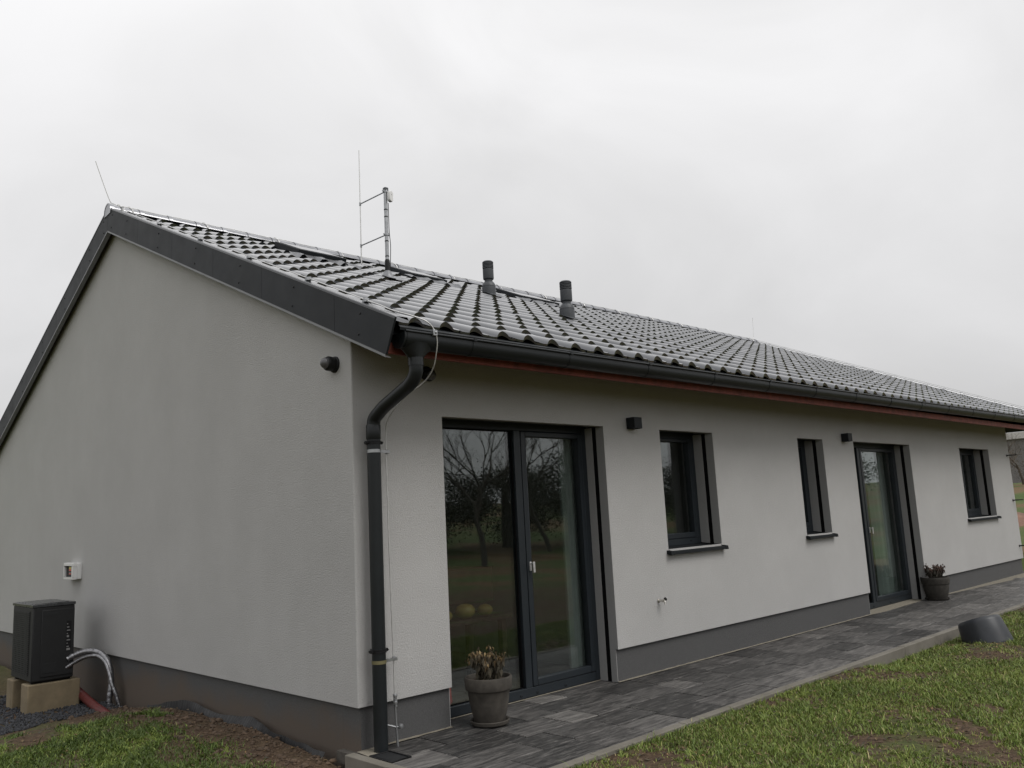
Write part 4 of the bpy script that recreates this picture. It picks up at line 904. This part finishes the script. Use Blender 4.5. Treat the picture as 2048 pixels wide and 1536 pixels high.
# dimpled membrane peeping out of the soil along the plinth
def membrane():
    mb = MB(); ys = np.arange(0.30, 3.75, 0.012); n = 16; vs = []
    for i, y in enumerate(ys):
        x = -0.005 - 0.05*(0.5+0.5*math.sin(y*2.1+0.4)) - 0.02*math.sin(y*6.3); top = float(ground_z(-0.12, y)) + 0.028 + 0.03*smooth(2.0, 2.6, y)*(1-smooth(3.0, 3.5, y)) + 0.012*math.sin(y*5)
        for k in range(n):
            t = k/(n-1); z = top - 0.19*t; xx = x - 0.085*t - 0.02*math.sin(t*3 + y*3)
            dm = max(0, math.sin(y*2*math.pi/0.05 + (math.pi if (k//2) % 2 else 0))*math.sin(k*math.pi/2 + 0.8))
            vs.append((xx - 0.014*dm, y, z + 0.004*dm))
    m = len(ys); mb.add(vs, [(i*n+k, i*n+k+1, (i+1)*n+k+1, (i+1)*n+k) for i in range(m-1) for k in range(n-1)])
    tag(mb.build('drainage_membrane', M['nop'], smooth=60), 'dark dimpled membrane strip between plinth and soil along the gable', 'membrane')
membrane()
# black gravel by the heat pump
def gravel():
    t = (1+5**.5)/2; ico = np.array([(-1, t, 0), (1, t, 0), (-1, -t, 0), (1, -t, 0), (0, -1, t), (0, 1, t), (0, -1, -t), (0, 1, -t), (t, 0, -1), (t, 0, 1), (-t, 0, -1), (-t, 0, 1)])/1.9
    fc = [(0,11,5),(0,5,1),(0,1,7),(0,7,10),(0,10,11),(1,5,9),(5,11,4),(11,10,2),(10,7,6),(7,1,8),(3,9,4),(3,4,2),(3,2,6),(3,6,8),(3,8,9),(4,9,5),(2,4,11),(6,2,10),(8,6,7),(9,8,1)]
    n = 9000; x = rng.uniform(-2.4, -0.03, n); y = rng.uniform(3.5, 6.9, n)
    edge = 4.15 - 0.55*np.clip(-x-0.9, 0, 1) + 0.12*lump(x, y, 0.3, 61) + 0.15*np.clip(0.35+x, 0, 0.3)
    k = (y > edge) & (y < 6.6 + 0.2*lump(x, y, 0.4, 62)); x, y = x[k], y[k]; z = ground_z(x, y) + rng.uniform(0, 0.012, len(x))
    V = []; Fs = []
    for i in range(len(x)):
        s = rng.uniform(0.009, 0.020); q = ico*(rng.uniform(0.75, 1.2, (12, 1)))*s*rng.uniform(0.7, 1.2, (1, 3))
        a = rng.uniform(0, 6.28); R = np.array([[math.cos(a), -math.sin(a), 0], [math.sin(a), math.cos(a), 0], [0, 0, 1]]); b = len(V)
        V += (q @ R.T + (x[i], y[i], z[i])).tolist(); Fs += [(f[0]+b, f[1]+b, f[2]+b) for f in fc]
    mb = MB(); mb.v = V; mb.f = Fs; tag(mb.build('gravel', M['gravel']), 'black crushed gravel around the heat pump', 'gravel', kind='stuff')
gravel()

# clods of earth on the bare spots
def clods():
    t = (1+5**.5)/2; ico = np.array([(-1, t, 0), (1, t, 0), (-1, -t, 0), (1, -t, 0), (0, -1, t), (0, 1, t), (0, -1, -t), (0, 1, -t), (t, 0, -1), (t, 0, 1), (-t, 0, -1), (-t, 0, 1)])/1.9
    fc = [(0,11,5),(0,5,1),(0,1,7),(0,7,10),(0,10,11),(1,5,9),(5,11,4),(11,10,2),(10,7,6),(7,1,8),(3,9,4),(3,4,2),(3,2,6),(3,6,8),(3,8,9),(4,9,5),(2,4,11),(6,2,10),(8,6,7),(9,8,1)]
    x = np.concatenate([rng.uniform(-1.7, -0.03, 4200), rng.uniform(0.5, 10, 9000)]); y = np.concatenate([rng.uniform(0.1, 4.3, 4200), rng.uniform(-4.2, -1.43, 9000)])
    lft = np.arange(len(x)) < 4200
    k = np.where(lft, smooth(-0.95, -0.3, x + 0.25*lump(x, y, 0.3, 71)) > rng.uniform(size=len(x)), bare(x, y)*0.8 > rng.uniform(size=len(x))); x, y, lft = x[k], y[k], lft[k]
    z = ground_z(x, y); V = []; Fs = []
    for i in range(len(x)):
        sz = min(0.032, 0.004 + rng.gamma(1.3, 0.0045))*(1.25 if lft[i] else 0.8); q = ico*rng.uniform(0.6, 1.25, (12, 1))*sz*np.array([[1, 1, 0.65]]); b = len(V)
        V += (q + (x[i], y[i], z[i] + sz*0.15)).tolist(); Fs += [(f[0]+b, f[1]+b, f[2]+b) for f in fc]
    mb = MB(); mb.v = V; mb.f = Fs; tag(mb.build('soil_clods', M['clod'], smooth=80), 'crumbly brown clods of earth on the bare spots', 'soil', kind='stuff')
clods()
# ------------------------------------------------------------------ flower pots
def plant(d, x, y, z, nst, hgt, spread, leaf, seed, flower=None):
    r = np.random.default_rng(seed); st = MB(); lf = MB(); tint = []
    def leafq(p, s, t, droop):
        a = r.uniform(0, 6.28); dirv = Vector((math.cos(a), math.sin(a), -droop + r.uniform(-.3, .3))).normalized(); sd_ = dirv.cross(Vector((r.uniform(-1, 1), r.uniform(-1, 1), 1))).normalized()
        p = Vector(p); m = p + dirv*s*0.55 + Vector((0, 0, r.uniform(-.2, .2)*s)); e = p + dirv*s + Vector((0, 0, -droop*s*0.4))
        lf.add([p, m + sd_*s*0.3, e, m - sd_*s*0.3, m + Vector((0, 0, s*0.12))], [(0, 1, 4), (1, 2, 4), (2, 3, 4), (3, 0, 4)]); tint.extend([t]*5)
    for i in range(nst):
        a = r.uniform(0, 6.28); rr = spread*math.sqrt(r.uniform(0.02, 1)); h = hgt*r.uniform(0.62, 1.05)
        b = Vector((x + math.cos(a)*rr*0.45, y + math.sin(a)*rr*0.45, z)); e = Vector((x + math.cos(a)*rr*1.25, y + math.sin(a)*rr*1.25, z + h))
        m = (b+e)/2 + Vector((r.uniform(-.02, .02), r.uniform(-.02, .02), 0.02)); pts = spline([b, m, e], 5); st.tube(pts, [0.0042*(1-0.55*k/len(pts)) for k in range(len(pts))], 6)
        for k in range(34):
            t = r.uniform(0.02, 1) ; p = pts[int(t*(len(pts)-1))] + Vector((r.uniform(-1, 1), r.uniform(-1, 1), r.uniform(-1, 1)))*0.012
            leafq(p, r.uniform(0.022, 0.052), float(np.clip(r.uniform(0.0, 0.30) + 0.5*(t > 0.8)*r.uniform(0.3, 1), 0, 1)), 1.6)
        for k in range(12):
            p = e + Vector((r.normal(0, 0.014), r.normal(0, 0.014), r.normal(0, 0.014))); leafq(p, r.uniform(0.014, 0.030), float(r.uniform(0.3, 0.95)), 1.1)
    st.build('stems', M['stem'], d, smooth=60); o = lf.build('foliage', leaf, d); set_tint(o, tint)
def pot1():
    x, y = 1.085, -0.165; d = thing('flower_pot', 'weathered clay pot with withered plant in front of the wide patio door', 'flower pot', (x, y, 0), 'clay flower pots on the path')
    MB().lathe([(0.0, 0.0), (0.128, 0.0), (0.146, 0.012), (0.152, 0.034), (0.149, 0.040), (0.140, 0.037), (0.128, 0.018), (0.0, 0.014)], (x, y, 0.003), 40).build('saucer', M['pot'], d, smooth=40)
    MB().lathe([(0.0, 0.018), (0.112, 0.018), (0.118, 0.026), (0.152, 0.17), (0.163, 0.255), (0.168, 0.262), (0.178, 0.267), (0.182, 0.275), (0.186, 0.352), (0.182, 0.360), (0.170, 0.360), (0.166, 0.352), (0.160, 0.325)], (x, y, 0.0), 48).build('pot', M['pot'], d, smooth=35)
    MB().lathe([(0.0, 0.338), (0.08, 0.335), (0.162, 0.325)], (x, y, 0.0), 32).build('soil', M['earth'], d, smooth=40)
    plant(d, x, y, 0.33, 15, 0.225, 0.135, M['deadleaf'], 5)
def pot2():
    x, y = 10.43, -0.13; d = thing('flower_pot', 'dark round pot with faded flowers beside the far patio door', 'flower pot', (x, y, 0), 'clay flower pots on the path')
    MB().lathe([(0.0, 0.0), (0.155, 0.0), (0.17, 0.012), (0.175, 0.030), (0.165, 0.030), (0.15, 0.014), (0, 0.012)], (x, y, 0.003), 36).build('saucer', M['potd'], d, smooth=40)
    MB().lathe([(0.0, 0.015), (0.135, 0.015), (0.145, 0.03), (0.17, 0.12), (0.185, 0.20), (0.186, 0.235), (0.196, 0.245), (0.204, 0.30), (0.206, 0.335), (0.200, 0.345), (0.188, 0.340), (0.180, 0.31)], (x, y, 0.0), 44).build('pot', M['potd'], d, smooth=35)
    MB().lathe([(0.0, 0.325), (0.182, 0.318)], (x, y, 0.0), 28).build('soil', M['earth'], d)
    plant(d, x, y, 0.32, 24, 0.20, 0.13, M['flower'], 9)
pot1(); pot2()
# black tub upside down in the lawn
def tub():
    c = Vector((7.15, -1.83, -0.10)); d = thing('plastic_tub', 'black plastic tub lying tilted upside down in the grass by the kerb', 'tub', tuple(c))
    A = (Matrix.Rotation(rad(16), 3, Vector((-0.70, 0.71, 0))) @ Matrix.Rotation(rad(-9), 3, Vector((0.71, 0.70, 0))))
    MB().lathe([(0.262, -0.05), (0.275, -0.045), (0.275, -0.02), (0.262, -0.015), (0.248, 0.10), (0.232, 0.235), (0.222, 0.262), (0.204, 0.275), (0.185, 0.270), (0.0, 0.268)], tuple(c), 48, A).build('tub_body', M['tub'], d, smooth=40)
    MB().lathe([(0.168, 0.270), (0.172, 0.279), (0.180, 0.279), (0.184, 0.270)], tuple(c), 48, A).build('base_ring', M['tub'], d, smooth=40)
tub()

# ------------------------------------------------------------------ inside the rooms
def indoor():
    d = thing('sideboard', 'dark brown sideboard standing in the room behind the wide patio door', 'sideboard', (1.8, 1.0, 0))
    MB().box(1.12, 2.12, 0.86, 1.25, 0.80, 1.12).build('cabinet', M['brown'], d, bevel=0.01); MB().box(1.10, 2.16, 0.66, 1.25, 0.64, 0.68).build('shelf', M['brown'], d, bevel=0.005)
    for x in (1.14, 2.06):
        for y in (0.70, 1.17): MB().box(x, x+0.06, y, y+0.06, 0.012, 0.64).build('leg', M['brown'], d)
    for i, (x, s) in enumerate(((1.235, 0.066), (1.42, 0.066), (1.66, 0.088), (1.90, 0.070))):
        a = MB(); a.lathe([(s*math.cos(rad(t))*(1+0.05), s*0.78*math.sin(rad(t))) for t in range(-90, 91, 12)], (x, 0.75, 0.68+s*0.78), 20)
        tag(a.build('pumpkin', M['gourd'], smooth=60), ['leftmost small yellow pumpkin on the shelf behind the patio door glass', 'second yellow pumpkin from the left behind the patio door glass', 'largest yellow pumpkin in the row behind the patio door glass', 'rightmost yellow pumpkin in the row behind the patio door glass'][i], 'pumpkin', 'yellow pumpkins behind the glass')
    p = MB(); p.lathe([(0, 0.0), (0.27, 0.0), (0.31, 0.05), (0.30, 0.16), (0.22, 0.23), (0, 0.24)], (1.03, 0.70, 0.014), 36)
    tag(p.build('pouf', M['redcl'], smooth=60), 'red floor pouf behind the glass at the left edge of the wide patio door', 'pouf')
    def curtain(x0, x1, y, lab):
        c = MB(); n = 90; vs = []
        for k in range(n+1):
            x = x0 + (x1-x0)*k/n; yy = y + 0.035*math.sin(k*0.62) + 0.012*math.sin(k*1.7)
            vs += [(x, yy, 0.03), (x, yy, 2.5)]
        c.add(vs, [(2*k, 2*k+2, 2*k+3, 2*k+1) for k in range(n)]); tag(c.build('curtain', M['curtain'], smooth=70), lab, 'curtain', 'curtains behind the glass')
    curtain(2.66, 3.2, 0.40, 'pale curtain gathered behind the right edge of the wide patio door'); curtain(9.75, 10.9, 0.46, 'grey curtain hanging behind the far patio door')
indoor()

# ------------------------------------------------------------------ trees and background
def bare_tree(name, x, y, H, r0, seed, label, depth=6, mat='bark', group=None, spread=0.62):
    z = float(ground_z(x, y)); d = thing(name, label, 'tree', (x, y, z), group); r = np.random.default_rng(seed); tr = MB(); cr_ = MB()
    def grow(p, v, L_, rad_, lev):
        n = 4; pts = [p]; q = p.copy(); w = v.copy()
        for k in range(n):
            w = (w + Vector((r.normal(0, .13), r.normal(0, .13), r.normal(0, .06) + 0.05))).normalized(); q = q + w*L_/n; pts.append(q.copy())
        (tr if lev < 1 else cr_).tube(pts, [rad_*(1-0.42*k/n) for k in range(n+1)], 8 if lev < 2 else (5 if lev < 4 else 3), cap=False)
        if lev >= depth: return
        for k in range(3 if lev < 4 else 2 + int(r.integers(0, 2))):
            t = pts[int(r.integers(2, n+1))] if k else pts[-1]
            ax = Vector((r.normal(), r.normal(), r.normal()*0.5)); nv = (w + ax.normalized()*spread*r.uniform(0.6, 1.35)).normalized()
            grow(t, nv, L_*r.uniform(0.62, 0.82), rad_*0.56, lev+1)
    grow(Vector((x, y, z-0.1)), Vector((0.03, 0.02, 1)), H*0.30, r0, 0)
    tr.build('trunk', M[mat], d, smooth=60); cr_.build('crown', M[mat], d)
def leafy(name, x, y, H, R, n, seed, label, group=None, cone=False, mat='needle'):
    z = float(ground_z(x, y)); d = thing(name, label, 'tree', (x, y, z), group); r = np.random.default_rng(seed)
    MB().tube([(x, y, z-0.1), (x, y, z+H*0.5), (x, y, z+H*0.9)], [R*0.09, R*0.06, R*0.02], 8).build('trunk', M['bark'], d)
    cl = r.normal(0, 1, (26, 3)); cl /= np.linalg.norm(cl, axis=1, keepdims=True); cl *= r.uniform(0.35, 0.95, (26, 1))
    pts = []
    for i in range(n):
        c = cl[r.integers(0, 26)] + r.normal(0, 0.17, 3); hz = (c[2]+1.1)/2.2
        k = (1.05-hz)*1.15 if cone else 1.0
        pts.append((x + c[0]*R*k, y + c[1]*R*k, z + 0.15 + max(0, hz)*H))
    P_ = np.array(pts); s = r.uniform(0.02, 0.045, (n, 1))*max(0.6, R/2.0); a = r.normal(0, 1, (n, 3)); a /= np.linalg.norm(a, axis=1, keepdims=True); b = np.cross(a, r.normal(0, 1, (n, 3))); b /= np.linalg.norm(b, axis=1, keepdims=True)
    V = np.stack([P_ - a*s, P_ + b*s*0.6, P_ + a*s, P_ - b*s*0.6], 1).reshape(-1, 3)
    mb = MB(); mb.v = V.tolist(); mb.f = [(4*i, 4*i+1, 4*i+2, 4*i+3) for i in range(n)]; mb.build('crown', M[mat], d)
bare_tree('bare_tree', 17.2, -17.2, 8.2, 0.13, 3, 'bare spreading tree mirrored in the left pane of the wide patio door', 6)
bare_tree('bare_tree', 23.0, -19.5, 8.0, 0.10, 8, 'second bare tree mirrored in the right pane of the wide patio door', 6)
bare_tree('bare_tree', 13.2, -21.5, 6.5, 0.09, 12, 'bare tree mirrored at the left edge of the wide patio door', 6)
H_ = [(16.0, -25.0, 3.3, 3.0), (19.6, -24.6, 3.4, 3.1), (23.5, -22.6, 3.9, 3.1), (27.0, -20.0, 4.3, 3.1), (30.5, -17.0, 3.8, 3.0), (34.0, -13.8, 4.0, 3.0)]
for i, (x, y, h, R) in enumerate(H_):
    leafy('evergreen_shrub', x, y, h, R, 24000, 70+i, ['dark evergreen mirrored in the patio door left of the bare tree', 'dark evergreen mirrored behind the bare tree trunk', 'tall dark evergreen mirrored in the right door pane', 'tallest dark evergreen of the mirrored hedge', 'dark evergreen right of the tallest one in the mirrored hedge', 'last dark evergreen of the mirrored hedge'][i], 'evergreens mirrored in the glass')
leafy('conifer', 38.0, -10.6, 6.5, 1.6, 3500, 91, 'pointed dark conifer mirrored in the far patio door', None, True)
# the strip of country seen past the far corner
for i, (x, y, h) in enumerate(((60.0, 9.0, 5.6), (61.5, 12.2, 5.2), (63.5, 15.5, 5.8), (66, 19.5, 5.3))):
    bare_tree('hedge_tree', x, y, h, 0.09, 30+i, ['bare brown tree nearest the house corner in the far hedge', 'second bare brown tree in the far hedge past the corner', 'third bare brown tree in the far hedge, hidden by the corner', 'last bare brown tree of the far hedge'][i], 6, 'twig', 'bare trees of the far hedge', 0.75)
for i, (x, y) in enumerate(((57.5, 7.8), (58.5, 10.6), (60, 13.6))):
    leafy('hedge_bush', x, y, 2.6, 2.0, 2600, 120+i, ['low brown bush at the foot of the far hedge, right', 'low brown bush under the far bare trees, middle', 'low brown bush of the far hedge, beside the wall edge'][i], 'bushes of the far hedge', False, 'twig')
hl = thing('industrial_hall', 'long grey hall with pale roof edge far beyond the house corner', 'building', (92, 22, 3.5))
MB().box(84, 110, 6, 60, 2.0, 6.5).build('wall', M['halld'], hl); MB().box(83.7, 110.2, 5.7, 60.2, 6.5, 7.1).build('roof_edge', M['hallw'], hl)
mm = MB(); xs = np.linspace(27, 36, 28); ys = np.linspace(3.5, 10.5, 26)
vs = [(x, y, float(ground_z(x, y)) - 0.05 + 0.75*max(0, 1-((x-31)/4)**2)*max(0, 1-((y-7)/3.2)**2) + 0.08*float(lump(x, y, 0.5, 88))*max(0, 1-((x-31)/4)**2)) for x in xs for y in ys]
mm.add(vs, [(i*26+j, (i+1)*26+j, (i+1)*26+j+1, i*26+j+1) for i in range(27) for j in range(25)]); tag(mm.build('soil_heap', M['mud'], smooth=60), 'low heap of bare reddish soil in the field past the house', 'soil heap')
